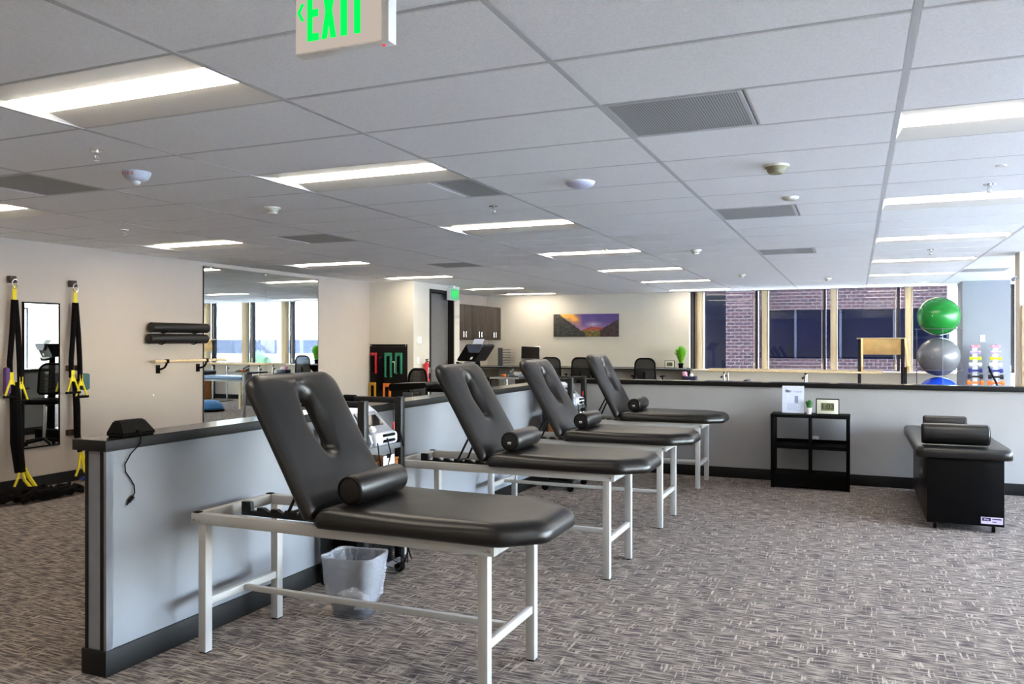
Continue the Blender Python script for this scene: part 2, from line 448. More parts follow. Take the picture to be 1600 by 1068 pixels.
# protruding block beside the door (with a recessed doorway on its right face)
BX = -6.93; BY0, BY1 = 12.1, 13.84; DY0, DY1, DZ = 12.66, 13.60, 2.44
blk = B(); blk.box(XL, BX - .16, BY0, BY1, 0, H + .1); blk.box(BX - .16, BX, BY0, DY0, 0, H + .1); blk.box(BX - .16, BX, DY1, BY1, 0, H + .1); blk.box(BX - .16, BX, DY0, DY1, DZ, H + .1)
struct(obj('wall_block', blk, 'wall', smooth=0))
d1 = struct(obj('door_1', B().box(BX - .145, BX - .10, DY0 + .04, DY1 - .04, 0.01, DZ - .06, .003), 'door'))
fr = B(); fr.box(BX - .155, BX + .012, DY0, DY0 + .045, 0, DZ); fr.box(BX - .155, BX + .012, DY1 - .045, DY1, 0, DZ); fr.box(BX - .155, BX + .012, DY0 + .045, DY1 - .045, DZ - .055, DZ)
obj('door_frame', fr, 'door_frame', d1, 0)
obj('door_handle', B().cyl((BX - .10, DY0 + .12, 1.0), (BX - .03, DY0 + .12, 1.0), .012).cyl((BX - .035, DY0 + .12, 1.0), (BX - .035, DY0 + .24, 1.0), .010), 'chrome', d1)
# column in front of the window wall, and the wall stub at the right edge
struct(obj('wall_column', B().box(1.67, 2.38, 15.78, 16.5, 0, H + .1), 'shaded_wall', smooth=0))
stub = struct(obj('wall_stub', B().box(1.735, 2.6, 10.9, 11.2, 0, H + .1), 'wall', smooth=0))
obj('wood_panel', B().box(1.75, 2.6, 10.872, 10.9, 0.15, 1.92, .004), 'panel_wood', stub)
# right wall, pierced by a ribbon of windows (out of frame, seen in the mirrors)
rw = B(); rw.box(XR, XR + .3, YN, YB + .7, 0, .60); rw.box(XR, XR + .3, YN, YB + .7, 2.50, H + .1)
rw.box(XR, XR + .3, YN, 2.0, .60, 2.50)
for y in (6.2, 9.6, 13.0, 16.4):
    rw.box(XR, XR + .3, y, y + (1.3 if y > 16 else .38), .60, 2.50)
struct(obj('wall_right', rw, 'wall', smooth=0))
k = 1
for y in (2.0, 6.58, 9.98, 13.38):
    wl = 4.2 if y < 5 else 3.02
    wn = struct(obj('window_%d' % k, B().box(XR + .14, XR + .15, y, y + wl, .60, 2.50), 'pane', smooth=0)); k += 1
    f = B()
    for yy in ((y, y + 1.05, y + 2.1, y + 3.15, y + wl - .05) if wl > 4 else (y, y + 1.0, y + 2.0, y + 2.97)): f.box(XR + .11, XR + .18, yy, yy + .05, .60, 2.50)
    f.box(XR + .11, XR + .18, y, y + wl, .60, .64); f.box(XR + .11, XR + .18, y, y + wl, 2.46, 2.50)
    obj('window_frame', f, 'window_dark', wn, 0)
struct(obj('bounce_ledge', B().box(XR - .45, XR, YN, 9.2, .56, .60, .006).box(XR - .45, XR, 9.45, YB, .56, .60, .006), 'white'))  # unseen white ledge, added to bounce sunlight up to the ceiling
# roof / slab above
struct(obj('roof_slab', B().box(XL - .4, XR + .4, YN - .4, YB + .75, H + .14, H + .6), 'ceil_back', smooth=0))
# back windows: four bays + one beyond the column
WY = 17.5
bays = [(-3.187, -1.911), (-1.873, -0.598), (-0.562, 0.74), (0.78, 2.05), (2.09, 2.655), (2.70, 3.48)]
for i, (a, c) in enumerate(bays):
    wn = struct(obj('window_%d' % k, B().box(a + .02, c - .01, WY + .04, WY + .05, .90, 2.62), 'pane_tint', smooth=0)); k += 1
    f = B(); f.box(c - .005, c + .045, WY - .05, WY + .10, .90, 2.62); f.box(a, c, WY - .0, WY + .09, .90, .925); f.box(a, c, WY - .02, WY + .09, 2.575, 2.62)
    if i == 0: f.box(a - .02, a + .035, WY - .35, WY + .1, .90, 2.62)
    obj('window_frame', f, 'window_dark', wn, 0)
    # vertical track-blind stack and painted jamb at the left of each bay
    x0 = a + (.045 if i == 0 else .04)
    obj('jamb', B().box(x0 + .055, x0 + .15, WY - .16, WY + .02, .92, 2.60, .004), 'jamb', wn)
    if i == 0: obj('jamb', B().box(x0, x0 + .05, WY - .10, WY + .03, .92, 2.60, .004), 'window_light', wn)
    obj('jamb', B().box(x0 + .155, x0 + .185, WY - .14, WY + .02, .92, 2.60, .003), 'window_light', wn)
    obj('blind_rod', B().cyl((c - .03, WY - .07, 1.05), (c - .03, WY - .07, 2.5), .006, 8).box(c - .045, c - .015, WY - .085, WY - .055, .95, 1.07, .004), 'jamb', wn)
struct(obj('trim_1', B().box(-3.19, XW, YB - .03, WY, .90, .93, .006), 'sill'))
struct(obj('trim_2', B().box(-3.19, XW, YB, YB + .03, H - .012, H + .1), 'window_dark', smooth=0))
struct(obj('window_head', B().box(-3.19, XW, YB + .03, YB + .7, 2.62, 2.70), 'wall', smooth=0))
struct(obj('window_jamb_end', B().box(XW - .02, XW, YB, YB + .7, .9, 2.7), 'wall', smooth=0))
# baseboards
struct(obj('baseboard_left', B().box(XL, XL + .015, YN, BY0, 0, .115), 'base_black', smooth=0))
struct(obj('baseboard_back', B().box(XL, XR, YB - .015, YB, 0, .115), 'base_black', smooth=0))
struct(obj('baseboard_block', B().box(XL + .015, BX + .015, BY0 - .015, BY0, 0, .115).box(BX, BX + .015, BY0, DY0, 0, .115), 'base_black', smooth=0))

# ---- half walls
hx0, hx1, hy0, hy1 = -3.225, -3.095, 2.655, 9.38
hw = struct(obj('wall_partition', B().box(hx0, hx1, hy0, hy1, 0, 1.01), 'shaded_wall', smooth=0))
cp_ = obj('cap', B().box(hx0 - .045, hx1 + .035, hy0 - .035, hy1 + .04, 1.012, 1.060, .003), 'base_black', hw); obj('top_laminate', B().box(hx0 - .043, hx1 + .033, hy0 - .033, hy1 + .04, 1.060, 1.062), 'cap_black', cp_, 0)
obj('baseboard', B().box(hx0 - .012, hx1 + .012, hy0 - .014, hy1, 0, .115, .002), 'base_black', hw)
e = B(); e.box(hx1 - .012, hx1 + .004, hy0 - .006, hy0 + .03, .115, 1.012); obj('corner_strip', e, 'alu', hw, 0)
e = B(); e.box(hx0 + .004, hx0 + .022, hy0 - .008, hy0 + .0, .115, 1.012); e.box(hx1 - .032, hx1 - .014, hy0 - .008, hy0, .115, 1.012); obj('end_strip', e, 'door_frame', hw, 0)
obj('end_panel', B().box(hx0 + .022, hx1 - .032, hy0 - .004, hy0, .115, 1.012), 'grey_plastic', hw, 0)
gy0, gy1 = 9.25, 9.38
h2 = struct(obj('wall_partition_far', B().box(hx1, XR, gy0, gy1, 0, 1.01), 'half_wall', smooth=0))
cp_ = obj('cap', B().box(hx1 + .035, XR, gy0 - .04, gy1 + .04, 1.012, 1.060, .003), 'base_black', h2); obj('top_laminate', B().box(hx1 + .035, XR, gy0 - .038, gy1 + .038, 1.060, 1.062), 'cap_black', cp_, 0)
obj('baseboard', B().box(hx1 + .012, XR, gy0 - .012, gy1 + .012, 0, .115, .002), 'base_black', h2)
def outlet(name, c, ax, label):
    t = thing(name, label, 'outlet', c)
    x, y, z = c
    if ax == 'x':
        obj('plate', B().box(x, x + .006, y - .036, y + .036, z - .058, z + .058, .002), 'white', t)
        for dz in (-.022, .022): obj('socket', B().box(x + .006, x + .008, y - .016, y + .016, z + dz - .014, z + dz + .014, .001), 'detector', t)
    else:
        obj('plate', B().box(x - .036, x + .036, y - .006, y, z - .058, z + .058, .002), 'white', t)
        for dz in (-.022, .022): obj('socket', B().box(x - .016, x + .016, y - .008, y - .006, z + dz - .014, z + dz + .014, .001), 'detector', t)
outlet('wall_outlet', (-.40, gy0, .44), 'y', 'white wall outlet seen through the black shelf')
outlet('wall_switch', (1.97, 15.78, 1.56), 'y', 'small white wall plate on the column above the dumbbell racks')
outlet('wall_switch', (BX, 12.25, 1.18), 'x', 'white light switch plate left of the fire extinguisher')
obj_t = thing('thermostat', 'small white thermostat above the light switch beside the door', 'thermostat', (BX, 12.27, 1.53))
obj('body', B().box(BX, BX + .025, 12.20, 12.34, 1.47, 1.59, .008), 'white', obj_t); obj('display', B().box(BX + .025, BX + .027, 12.235, 12.305, 1.52, 1.56), 'cream', obj_t)

# ---- suspended ceiling: slab, tees and tiles on a 2 x 4 ft grid
GX0, GY0, TX, TY = -1.0437, 2.8416, 1.2192, 0.6096
gx = lambda i: GX0 + TX * i
gy = lambda j: GY0 + TY * j
ceil = struct(obj('ceiling', B().box(XL, XR, YN, YB, H + .08, H + .14), 'ceil_back', smooth=0))
for i in range(-5, 7):
    obj('main_tee', B().box(gx(i) - .012, gx(i) + .012, YN, YB, H - .004, H + .03), 'tee', ceil, 0)
for j in range(-11, 24):
    obj('cross_tee', B().box(XL, XR, gy(j) - .009, gy(j) + .009, H - .002, H + .03), 'tee', ceil, 0)
LIGHTS = {}
for j in (-9, -5, -1, 2, 6, 10, 14, 18, 22): LIGHTS[(-2, j)] = 1
for j in (-9, -5, -2, 2, 6, 10, 14, 18, 22): LIGHTS[(1, j)] = 1
for j in (-9, -5, -2, 2, 6, 10, 14, 19, 22): LIGHTS[(-5, j)] = 1
for j in (-9, -5, -1, 2, 6, 10, 14, 18, 22): LIGHTS[(4, j)] = 1
VENTS = [(0, 1), (0, 6), (0, 11), (-3.5, 1), (-1.25, 3), (-3.5, 6), (-3.5, 11), (2, 17)]
vent_cells = {(math.floor(a + 1e-6), j): a for a, j in VENTS}
ct, st_ = math.cos(.3998), math.sin(.3998)
def in_view(x0, x1, y0, y1):
    for x in (x0, (x0 + x1) / 2, x1):
        for y in (y0, (y0 + y1) / 2, y1):
            d = -x * st_ + y * ct
            if d > .3:
                u = (x * ct + y * st_) / d * 1272; v = (H - 1.5) / d * 1272
                if abs(u) < 830 and v < 560: return True
    return False
tile_me = {}
def tile(x0, x1, y0, y1):
    x0, x1, y0, y1 = max(x0, XL), min(x1, XR), max(y0, YN), min(y1, YB)
    if x1 - x0 < .05 or y1 - y0 < .05: return
    if x1 < BX and y0 > BY0 and y1 < BY1: return
    if not in_view(x0, x1, y0, y1):
        rest.box(x0 + .004, x1 - .004, y0 + .004, y1 - .004, H, H + .016); return
    key = (round(x1 - x0, 3), round(y1 - y0, 3))
    if key not in tile_me:
        hx, hy = (x1 - x0) / 2 - .003, (y1 - y0) / 2 - .003; b = B()
        P1 = [(-hx, -hy), (hx, -hy), (hx, hy), (-hx, hy)]; P0 = [(a * (1 - .014 / hx), c * (1 - .014 / hy)) for a, c in P1]
        b._rings([[Vector((a, c, -.004)) for a, c in P0], [Vector((a, c, .002)) for a, c in P1], [Vector((a, c, .016)) for a, c in P1]])
        o = obj('ceiling_tile', b, 'tile', ceil, 0); tile_me[key] = o.data
    else:
        o = bpy.data.objects.new('ceiling_tile', tile_me[key]); COL.objects.link(o); o.parent = ceil
    o.location = ((x0 + x1) / 2, (y0 + y1) / 2, H)
rest = B()
for i in range(-6, 7):
    for j in range(-12, 24):
        if (i, j) in LIGHTS: continue
        if (i, j) in vent_cells:
            a = vent_cells[(i, j)]; f = a - i; wv = .25 if abs(f - .75) < .01 else .5
            if f > .01: tile(gx(i), gx(i + f), gy(j), gy(j + 1))
            if f + wv < .99: tile(gx(i + f + wv), gx(i + 1), gy(j), gy(j + 1))
            continue
        tile(gx(i), gx(i + 1), gy(j), gy(j + 1))
r_ = obj('ceiling_tile_rest', rest, 'tile', ceil, 0); r_['kind'] = 'stuff'

# ---- troffers
def make_light():
    t = thing('ceiling_light', '', 'ceiling light', world=False, group='recessed ceiling lights')
    hx, hy = TX / 2 - .008, TY / 2 - .006; lx, ly, dz = hx - .03, .097, .022
    b = B()
    for s in (-1, 1):
        b.quad((-hx, s * hy, 0), (hx, s * hy, 0), (lx, s * ly, dz), (-lx, s * ly, dz))
    obj('reflector', b, 'white_metal', t, 0)
    for s in (-1, 1):
        obj('end_plate', B().quad((s * hx, -hy, 0), (s * hx, hy, 0), (s * lx, ly, dz), (s * lx, -ly, dz)), 'white_metal', t, 0)
    n = 8; b = B(); prev = None
    for q in range(n + 1):
        yy = -ly + 2 * ly * q / n; zz = dz - .016 * math.sin(PI * q / n)
        cur = [b.bm.verts.new((-lx, yy, zz)), b.bm.verts.new((lx, yy, zz))]
        if prev: b.bm.faces.new((prev[0], prev[1], cur[1], cur[0]))
        prev = cur
    obj('lens', b, 'lamp', t)
    b = B(); b.box(-hx, hx, -hy, hy, dz + .012, dz + .05); obj('housing', b, 'white_metal', t, 0)
    return t
ORD = ['nearest', 'second', 'third', 'fourth', 'fifth', 'sixth', 'seventh']
proto = None
for ci, rowname in ((-5, 'left row, along the wall with the tall mirror'), (-2, 'middle row, above the treatment tables'), (1, 'right row, above the black shelf'), (4, '')):
    js = sorted(j for (a, j) in LIGHTS if a == ci)
    vis = {-5: [2, 6, 10, 14, 19, 22], -2: [-1, 2, 6, 10, 14, 18, 22], 1: [2, 6, 10, 14, 18, 22], 4: []}[ci]
    for j in js:
        lab = ('recessed ceiling light, %s in the %s' % (ORD[vis.index(j)], rowname)) if j in vis else 'recessed ceiling light out of the picture, %s in the %s' % (ORD[js.index(j)] if js.index(j) < 7 else ('eighth', 'ninth')[js.index(j) - 7], {-5: 'left row', -2: 'middle row', 1: 'right row', 4: 'row along the window wall'}[ci])
        loc = (gx(ci) + TX / 2, gy(j) + TY / 2, H - .003)
        if proto is None: proto = make_light(); proto.location = loc; proto['label'] = lab
        else: dup(proto, loc, lab)
def vent(a, j, wv, label):
    x0, x1, y0, y1 = gx(a) + .012, gx(a + wv) - .004, gy(j) + .01, gy(j + 1) - .01
    t = thing('air_vent', label, 'vent', ((x0 + x1) / 2, (y0 + y1) / 2, H), group='perforated ceiling vents')
    f = B(); q = .018
    f.box(x0, x1, y0, y0 + q, H - .004, H + .02); f.box(x0, x1, y1 - q, y1, H - .004, H + .02); f.box(x0, x0 + q, y0 + q, y1 - q, H - .004, H + .02); f.box(x1 - q, x1, y0 + q, y1 - q, H - .004, H + .02)
    obj('frame', f, 'tee', t, 0); obj('grille', B().box(x0 + q, x1 - q, y0 + q, y1 - q, H - .0025, H + .006), 'perforated', t, 0)
VL = ['large square perforated ceiling vent nearest the camera, right of center', 'perforated ceiling vent above the far low wall, second in its column', 'small far ceiling vent in line with the second, close to the windows',
      'dark perforated ceiling vent at the left edge near the alarm strobe', 'narrow perforated ceiling vent beside the second middle light', 'faint ceiling vent between the left and middle light rows', 'far ceiling vent above the door corner', 'dark ceiling vent in front of the column by the windows']
for (a, j), lb in zip(VENTS, VL): vent(a, j, .25 if abs(a + 1.25) < .01 else .5, lb)

def sprinkler(i, j, label):
    x, y = gx(i), gy(j); t = thing('sprinkler', label, 'sprinkler', (x, y, H), group='ceiling sprinklers')
    obj('escutcheon', B().lathe([(.001, H - .008), (.036, H - .006), (.040, H)], (x, y, 0), 20), 'chrome', t)
    obj('stem', B().cyl((x, y, H - .005), (x, y, H - .03), .011, 10), 'chrome', t)
    for s in (-1, 1): obj('arm', B().tube([(x + s * .010, y, H - .028), (x + s * .013, y, H - .042), (x + s * .004, y, H - .056)], .003, 6), 'chrome', t)
    obj('deflector', B().cyl((x, y, H - .056), (x, y, H - .059), .015, 12), 'chrome', t)
for (i, j, lb) in [(-2.26, .58, 'chrome ceiling sprinkler just beyond the nearest left light'), (-1.24, 4.66, 'chrome ceiling sprinkler in front of the third middle light'), (-4.24, 4.4, 'small sprinkler near the ceiling edge above the rolls on the left wall'),
                   (1.52, 5.45, 'chrome ceiling sprinkler in front of the second right light'), (-1.26, 9.8, 'small sprinkler in front of the fourth middle light'), (1.49, 12.2, 'small sprinkler between the third and fourth right lights')]: sprinkler(i, j, lb)
def detector(i, j, label, r=.062, kind='detector'):
    x, y = gx(i), gy(j); t = thing('smoke_detector', label, 'smoke detector', (x, y, H))
    obj('base', B().lathe([(r * .98, H - .016), (r, H)], (x, y, 0), 28), 'detector', t)
    obj('chamber', B().lathe([(.001, H - .055), (r * .5, H - .054), (r * .62, H - .044), (r * .66, H - .03), (r * .86, H - .016)], (x, y, 0), 28), kind, t)
    obj('slot', B().lathe([(r * .655, H - .041), (r * .672, H - .033)], (x, y, 0), 28, False), 'detector_dark', t)
detector(-2.55, 3.66, 'round smoke detector between the left and middle light rows'); detector(.5, 3.57, 'cream smoke detector right of the white dome, near the right light row', .075, 'detector_dark')
detector(-.51, 10.55, 'small smoke detector far back above the treatment tables'); detector(.51, 18.6, 'smallest smoke detector near the windows'); detector(-.47, 16.5, 'tiny detector in front of the far window lights')
def disc(i, j, r, h, m, name, label, cat):
    x, y = gx(i), gy(j); t = thing(name, label, cat, (x, y, H))
    obj('ring', B().lathe([(r * .97, H - .012), (r, H)], (x, y, 0), 32), 'white', t)
    obj('cover', B().lathe([(.001, H - h)] + [(r * .95 * math.sin(a), H - .010 - (h - .010) * math.cos(a)) for a in (.25, .5, .8, 1.1, 1.35, 1.55)], (x, y, 0), 32), m, t)
disc(-.5, 3.62, .10, .045, 'dome', 'wireless_access_point', 'smooth white dome fixture on the ceiling above the tables', 'ceiling dome')
disc(.5, 5.44, .06, .03, 'detector', 'ceiling_sensor', 'small flat white sensor in front of the second vent', 'sensor')
disc(1.5, 4.41, .03, .012, 'white', 'flush_sensor', 'tiny flat white disc between the first two right lights', 'cap')
# fire alarm strobe with lettering
x, y = gx(-2.47), gy(1.40); t = thing('fire_alarm', 'white ceiling fire alarm strobe marked FIRE at upper left', 'fire alarm', (x, y, H))
obj('base', B().lathe([(.001, H - .062), (.045, H - .060), (.068, H - .045), (.082, H - .012), (.085, H)], (x, y, 0), 32), 'white_plastic', t)
obj('strobe_lens', B().sphere((x + .0, y - .004, H - .066), .026, 16, 10, (1, 1, .8)), 'lens_glass', t)
for kk, ch in enumerate('FIRE'):
    a = -PI / 2 + .3998 + (-.75 + .30 * kk); rr = .0815; me = text_mesh(ch, .030, .001)
    me.transform(Matrix.Translation((x + rr * math.cos(a), y + rr * math.sin(a), H - .026)) @ Matrix.Rotation(a + PI / 2, 4, 'Z') @ Matrix.Rotation(PI / 2 + .25, 4, 'X')); link('letter', me, 'red', t)
# big exit sign
t = thing('exit_sign', 'large green lettered EXIT sign hanging at the top of the picture', 'exit sign', (-1.30, 1.90, H))
obj('body', B().box(-1.447, -1.143, 1.864, 1.905, 2.300, 2.51, .004), 'white', t)
obj('face', B().box(-1.441, -1.165, 1.858, 1.864, 2.304, 2.506, .002), 'sign_face', t)
obj('canopy', B().box(-1.36, -1.23, 1.85, 1.92, 2.51, H, .004), 'white', t)
obj('led', B().cyl((-1.170, 1.884, 2.302), (-1.170, 1.884, 2.296), .004, 10), 'led_red', t)
# letters: bars of the EXIT lettering plus the chevron
zb, zt, yf = 2.331, 2.482, 1.8575
def bar(name, pts): obj(name, B().prism(pts, 'y', yf - .002, yf + .001), 'exit_green', t, 0)
bar('letter', [(-1.400, zb), (-1.362, zb), (-1.362, zb + .020), (-1.383, zb + .020), (-1.383, zb + .066), (-1.364, zb + .066), (-1.364, zb + .086), (-1.383, zb + .086), (-1.383, zt - .02), (-1.362, zt - .02), (-1.362, zt), (-1.400, zt)])
xc = -1.329; bar('letter', [(xc - .024, zb), (xc - .006, zb), (xc, zb + .040), (xc + .006, zb), (xc + .024, zb), (xc + .011, (zb + zt) / 2), (xc + .024, zt), (xc + .006, zt), (xc, zt - .04), (xc - .006, zt), (xc - .024, zt), (xc - .011, (zb + zt) / 2)])
bar('letter', [(-1.290, zb), (-1.270, zb), (-1.270, zt), (-1.290, zt)])
bar('letter', [(-1.247, zb), (-1.227, zb), (-1.227, zt - .02), (-1.207, zt - .02), (-1.207, zt), (-1.262, zt), (-1.262, zt - .02), (-1.247, zt - .02)])
zc = zb + .083; bar('chevron', [(-1.434, zc), (-1.420, zc + .024), (-1.410, zc + .024), (-1.424, zc), (-1.410, zc - .024), (-1.420, zc - .024)])
# small exit sign above the door
t = thing('exit_sign', 'small lit green exit sign above the grey door', 'exit sign', (BX + .05, 13.45, H))
obj('body', B().box(BX + .02, BX + .10, 13.28, 13.62, 2.27, 2.49, .004), 'white', t); obj('face', B().box(BX + .10, BX + .104, 13.29, 13.61, 2.28, 2.48), 'exit_green2', t)
obj('mount', B().box(BX + .03, BX + .09, 13.40, 13.50, 2.49, H), 'white', t)
text('lettering', 'EXIT', .13, (BX + .105, 13.45, 2.38), 'exit_green', t, Matrix.Rotation(PI / 2, 4, 'Z') @ FRONT, bold=.002)

# ================================================================== TREATMENT TABLES
def make_table():
    t = thing('treatment_table', '', 'treatment table', world=False, group='black padded treatment tables in a row')
    F = 'frame_grey'; W = .575; x0, x1 = -.75, .86; zt, zb = .672, .622
    for s, y in ((0, 0.0), (1, W - .045)):
        obj('side_rail', B().box(x0, x1, y, y + .045, zb, zt, .003), F, t)
    for x in (x0 + .002, .45, x1 - .047): obj('cross_rail', B().box(x, x + .045, .045, W - .045, zb, zt, .003), F, t)
    for lx in (-.705, .785):
        for ly in (0.001, W - .046):
            lg = obj('leg', B().box(lx, lx + .045, ly, ly + .045, .006, zb, .003), F, t)
            obj('foot', B().box(lx + .003, lx + .042, ly + .003, ly + .042, 0, .008), 'black', lg)
        obj('end_brace', B().box(lx + .008, lx + .037, .046, W - .046, .225, .262, .003), F, t)
    obj('stretcher', B().box(-.668, .793, W / 2 - .015, W / 2 + .015, .232, .258, .003), F, t)
    for x, y in ((x0, 0), (x0, W - .045), (x1 - .045, 0), (x1 - .045, W - .045)):
        obj('end_cap', B().box(x + .006, x + .039, y + .006, y + .039, zt, zt + .005, .001), 'black', t)
    for x in (x0 + .018, x0 + .052): obj('bolt', B().cyl((x, .001, .64), (x, -.005, .64), .007, 10), 'chrome', t)
    obj('bolt', B().cyl((x1 - .022, .001, .645), (x1 - .022, -.005, .645), .007, 10), 'chrome', t)
    # ratchet bars
    n = 6; pts = [(-.66, .622), (-.05, .622), (-.05, .652)]
    for q in range(n):
        xa = -.08 - q * .085; pts += [(xa, .652), (xa - .02, .664), (xa - .055, .664), (xa - .06, .646)]
    pts += [(-.60, .646), (-.605, .690), (-.66, .690)]
    obj('ratchet', B().prism(pts, 'y', .25, .275), 'black_metal', t, 0)
    for yy, xa in ((.22, -.345), (.34, -.325)): obj('strut', B().cyl((xa, yy, .662), (-.205, yy, .925), .008, 8), 'black_metal', t)
    obj('strut_pin', B().cyl((-.335, .20, .662), (-.335, .36, .662), .008, 8), 'black_metal', t)
    # seat: long pad with clipped foot corners
    o2 = rounded([(0.0, -.055), (.91, -.055), (1.065, .09), (1.065, W - .13), (.87, W + .055), (0.0, W + .055)], [.02, .06, .05, .06, .06, .02])
    s = obj('seat', cushion(o2, .090, .066, crown=.006, Rx=.085), 'vinyl', t, 60); s.location.z = .675
    # backrest hinged at x=0, leaning back
    o1 = rounded([(0.0, -.05), (.74, -.05), (.74, W + .05), (0.0, W + .05)], [.02, .09, .09, .02])
    sl = rounded([(.31, W / 2 - .042), (.60, W / 2 - .042), (.60, W / 2 + .042), (.31, W / 2 + .042)], .0415)
    bk = obj('backrest', cushion(o1, .066, .046, sl, ctr=(.45, W / 2), crown=.008, Rx=.065), 'vinyl', t, 60)
    # half turn about Z so the upholstered face looks towards the foot end
    bk.rotation_euler = (0, -math.radians(59.5), PI)
    bk.location = (-.045, W, .690)
    for ya, yb in ((0, W / 2 - .06), (W / 2 + .06, W)): obj('back_board', B().box(.03, .70, ya, yb, -.014, .002, .004), 'black', bk)
    return t
T = make_table()
T.location = (-2.22, 3.03, 0); T['label'] = 'treatment table nearest the camera, black pad on pale grey frame'
tabs = [T,
        dup(T, (-2.258, 4.952, 0), 'second treatment table from the camera, in front of the first equipment cart\'s far side'),
        dup(T, (-2.262, 6.478, 0), 'third treatment table from the camera, in front of the far equipment cart'),
        dup(T, (-2.295, 8.368, 0), 'treatment table farthest from the camera, against the far low wall')]
tabs[1]['label'] = 'second treatment table from the camera, just past the wooden box cart'
for c in tabs[3].children:
    if c.name.startswith('backrest'): c.rotation_euler[1] = -math.radians(62.5)
def bolster(x, y, z, r, L, label, name='bolster', ax='y', strap=False):
    t = thing(name, label, 'bolster', (x, y, z - r))
    d = Vector((0, L, 0)) if ax == 'y' else Vector((L, 0, 0)); p = Vector((x, y, z))
    obj('roll', B().cyl(p, p + d, r, 32, round_=.012), 'vinyl', t)
    for s_, q in ((-1, p), (1, p + d)):
        obj('end_seam', B().tube([q + s_ * d.normalized() * .0015 + (Vector((math.cos(a) * (r - .012), 0, math.sin(a) * (r - .012))) if ax == 'y' else Vector((0, math.cos(a) * (r - .012), math.sin(a) * (r - .012)))) for a in [2 * PI * k / 28 for k in range(28)]], .003, 6, True), 'black', t)
    if strap:
        obj('handle_tag', B().box(x - .014, x + .014, y - .010, y - .001, z - .02, z + .0, .003), 'chrome', t)
    return t
bolster(-2.088, 3.07, .836, .068, .41, 'black bolster on the nearest treatment table')
bolster(-2.125, 4.99, .836, .068, .41, 'black bolster on the second treatment table', strap=True)
bolster(-2.128, 6.52, .836, .068, .41, 'black bolster on the third treatment table', strap=True)
bolster(-2.160, 8.41, .836, .068, .41, 'black bolster on the farthest treatment table', strap=True)

# ================================================================== EQUIPMENT CARTS
def make_cart():
    """origin at the cart's near wall-side foot; 0.30 m deep (x), 0.475 m long (y)"""
    t = thing('equipment_cart', '', 'cart', world=False, group='black therapy equipment carts')
    Dx, Ly, hz = .32, .48, 1.142; q = .05
    for x in (0, Dx - q):
        for y in (0, Ly - q):
            p = obj('post', B().box(x, x + q, y, y + q, .07, hz if x > 0 else 1.05, .004), 'black_metal', t)
            obj('caster', B().cyl((x + .025, y + .010, .032), (x + .025, y + .040, .032), .032, 16).box(x + .012, x + .038, y + .006, y + .044, .03, .07), 'black', p)
    for y in (0.004, Ly - q + .004):
        h = obj('handle', B().box(-.10, Dx - q, y, y + .042, hz - .042, hz - .004, .008), 'black_metal', t)
        obj('grip', B().cyl((-.14, y + .021, hz - .022), (-.04, y + .021, hz - .022), .026, 14, round_=.008), 'black', h)
    for z in (.845, .44, .10):
        s = obj('shelf', B().box(.006, Dx - .006, .006, Ly - .006, z - .022, z, .003), 'black_metal', t)
        obj('shelf_edge', B().box(Dx - .012, Dx - .004, q, Ly - q, z - .028, z + .004), 'alu', s)
    bx = obj('wooden_drawer', B().box(.03, Dx - .02, q + .002, Ly - q - .002, .445, .74, .004), 'wood_box', t)
    obj('lid', B().box(.03, Dx - .015, q + .002, Ly - q - .002, .742, .757, .003), 'wood_box', bx)
    obj('bottom_box', B().box(.04, Dx - .05, .07, Ly - .07, .102, .30, .006), 'black', t)
    return t
C1 = make_cart(); C1.location = (-3.045, 4.165, 0); C1['label'] = 'black equipment cart between the first and second treatment tables'
C2 = dup(C1, (-2.93, 7.715, 0), 'black equipment cart between the third and fourth treatment tables')
def make_device():
    t = thing('therapy_device', '', 'therapy device', world=False, group='white electrotherapy devices on carts')
    body = [(0, 0), (.27, 0), (.285, .03), (.27, .075), (.20, .10), (.13, .20), (.06, .245), (0, .235)]
    obj('body', B().prism(body, 'y', 0, .30), 'white_plastic', t, 25)
    obj('side_cheek', B().prism([(-.01, -.0), (.20, -.0), (.21, .06), (.10, .20), (.03, .25), (-.01, .24)], 'y', -.012, 0.0), 'grey_plastic', t, 25)
    obj('control_panel', B().prism([(.262, .082), (.266, .088), (.138, .206), (.134, .200)], 'y', .03, .27), 'grey_plastic', t, 0)
    obj('display', B().prism([(.225, .121), (.229, .127), (.165, .186), (.161, .180)], 'y', .07, .23), 'screen', t, 0)
    obj('knob', B().cyl((.245, .06, .098), (.262, .06, .117), .022, 18, round_=.004), 'white', t)
    obj('front_bumper', B().box(.24, .31, .02, .28, .004, .085, .025, 3), 'white_plastic', t)
    for z in (.03, .065): obj('connector', B().tube([(.30, .10, z), (.325, .10, z + .006), (.325, .20, z + .006), (.30, .20, z)], .009, 8), 'black', t)
    return t
D1 = make_device(); D1.location = (-3.02, 4.26, .848); D1['label'] = 'white electrotherapy device on the nearer equipment cart'
D2 = dup(D1, (-2.905, 7.81, .848), 'white electrotherapy device on the far equipment cart')
def sag(a, b, drop, n=12):
    a, b = Vector(a), Vector(b); return [a.lerp(b, k / n) - Vector((0, 0, drop * 4 * (k / n) * (1 - k / n))) for k in range(n + 1)]
def cable(name, pts, label, m='black', r=.004, tip=None):
    t = thing(name, label, 'cable', pts[-1] if tip else pts[0])
    obj('wire', B().tube(pts, r, 6), m, t)
    if tip: obj('clip', B().cyl(pts[-1], Vector(pts[-1]) + Vector((0, 0, -.045)), .007, 8), tip, t)
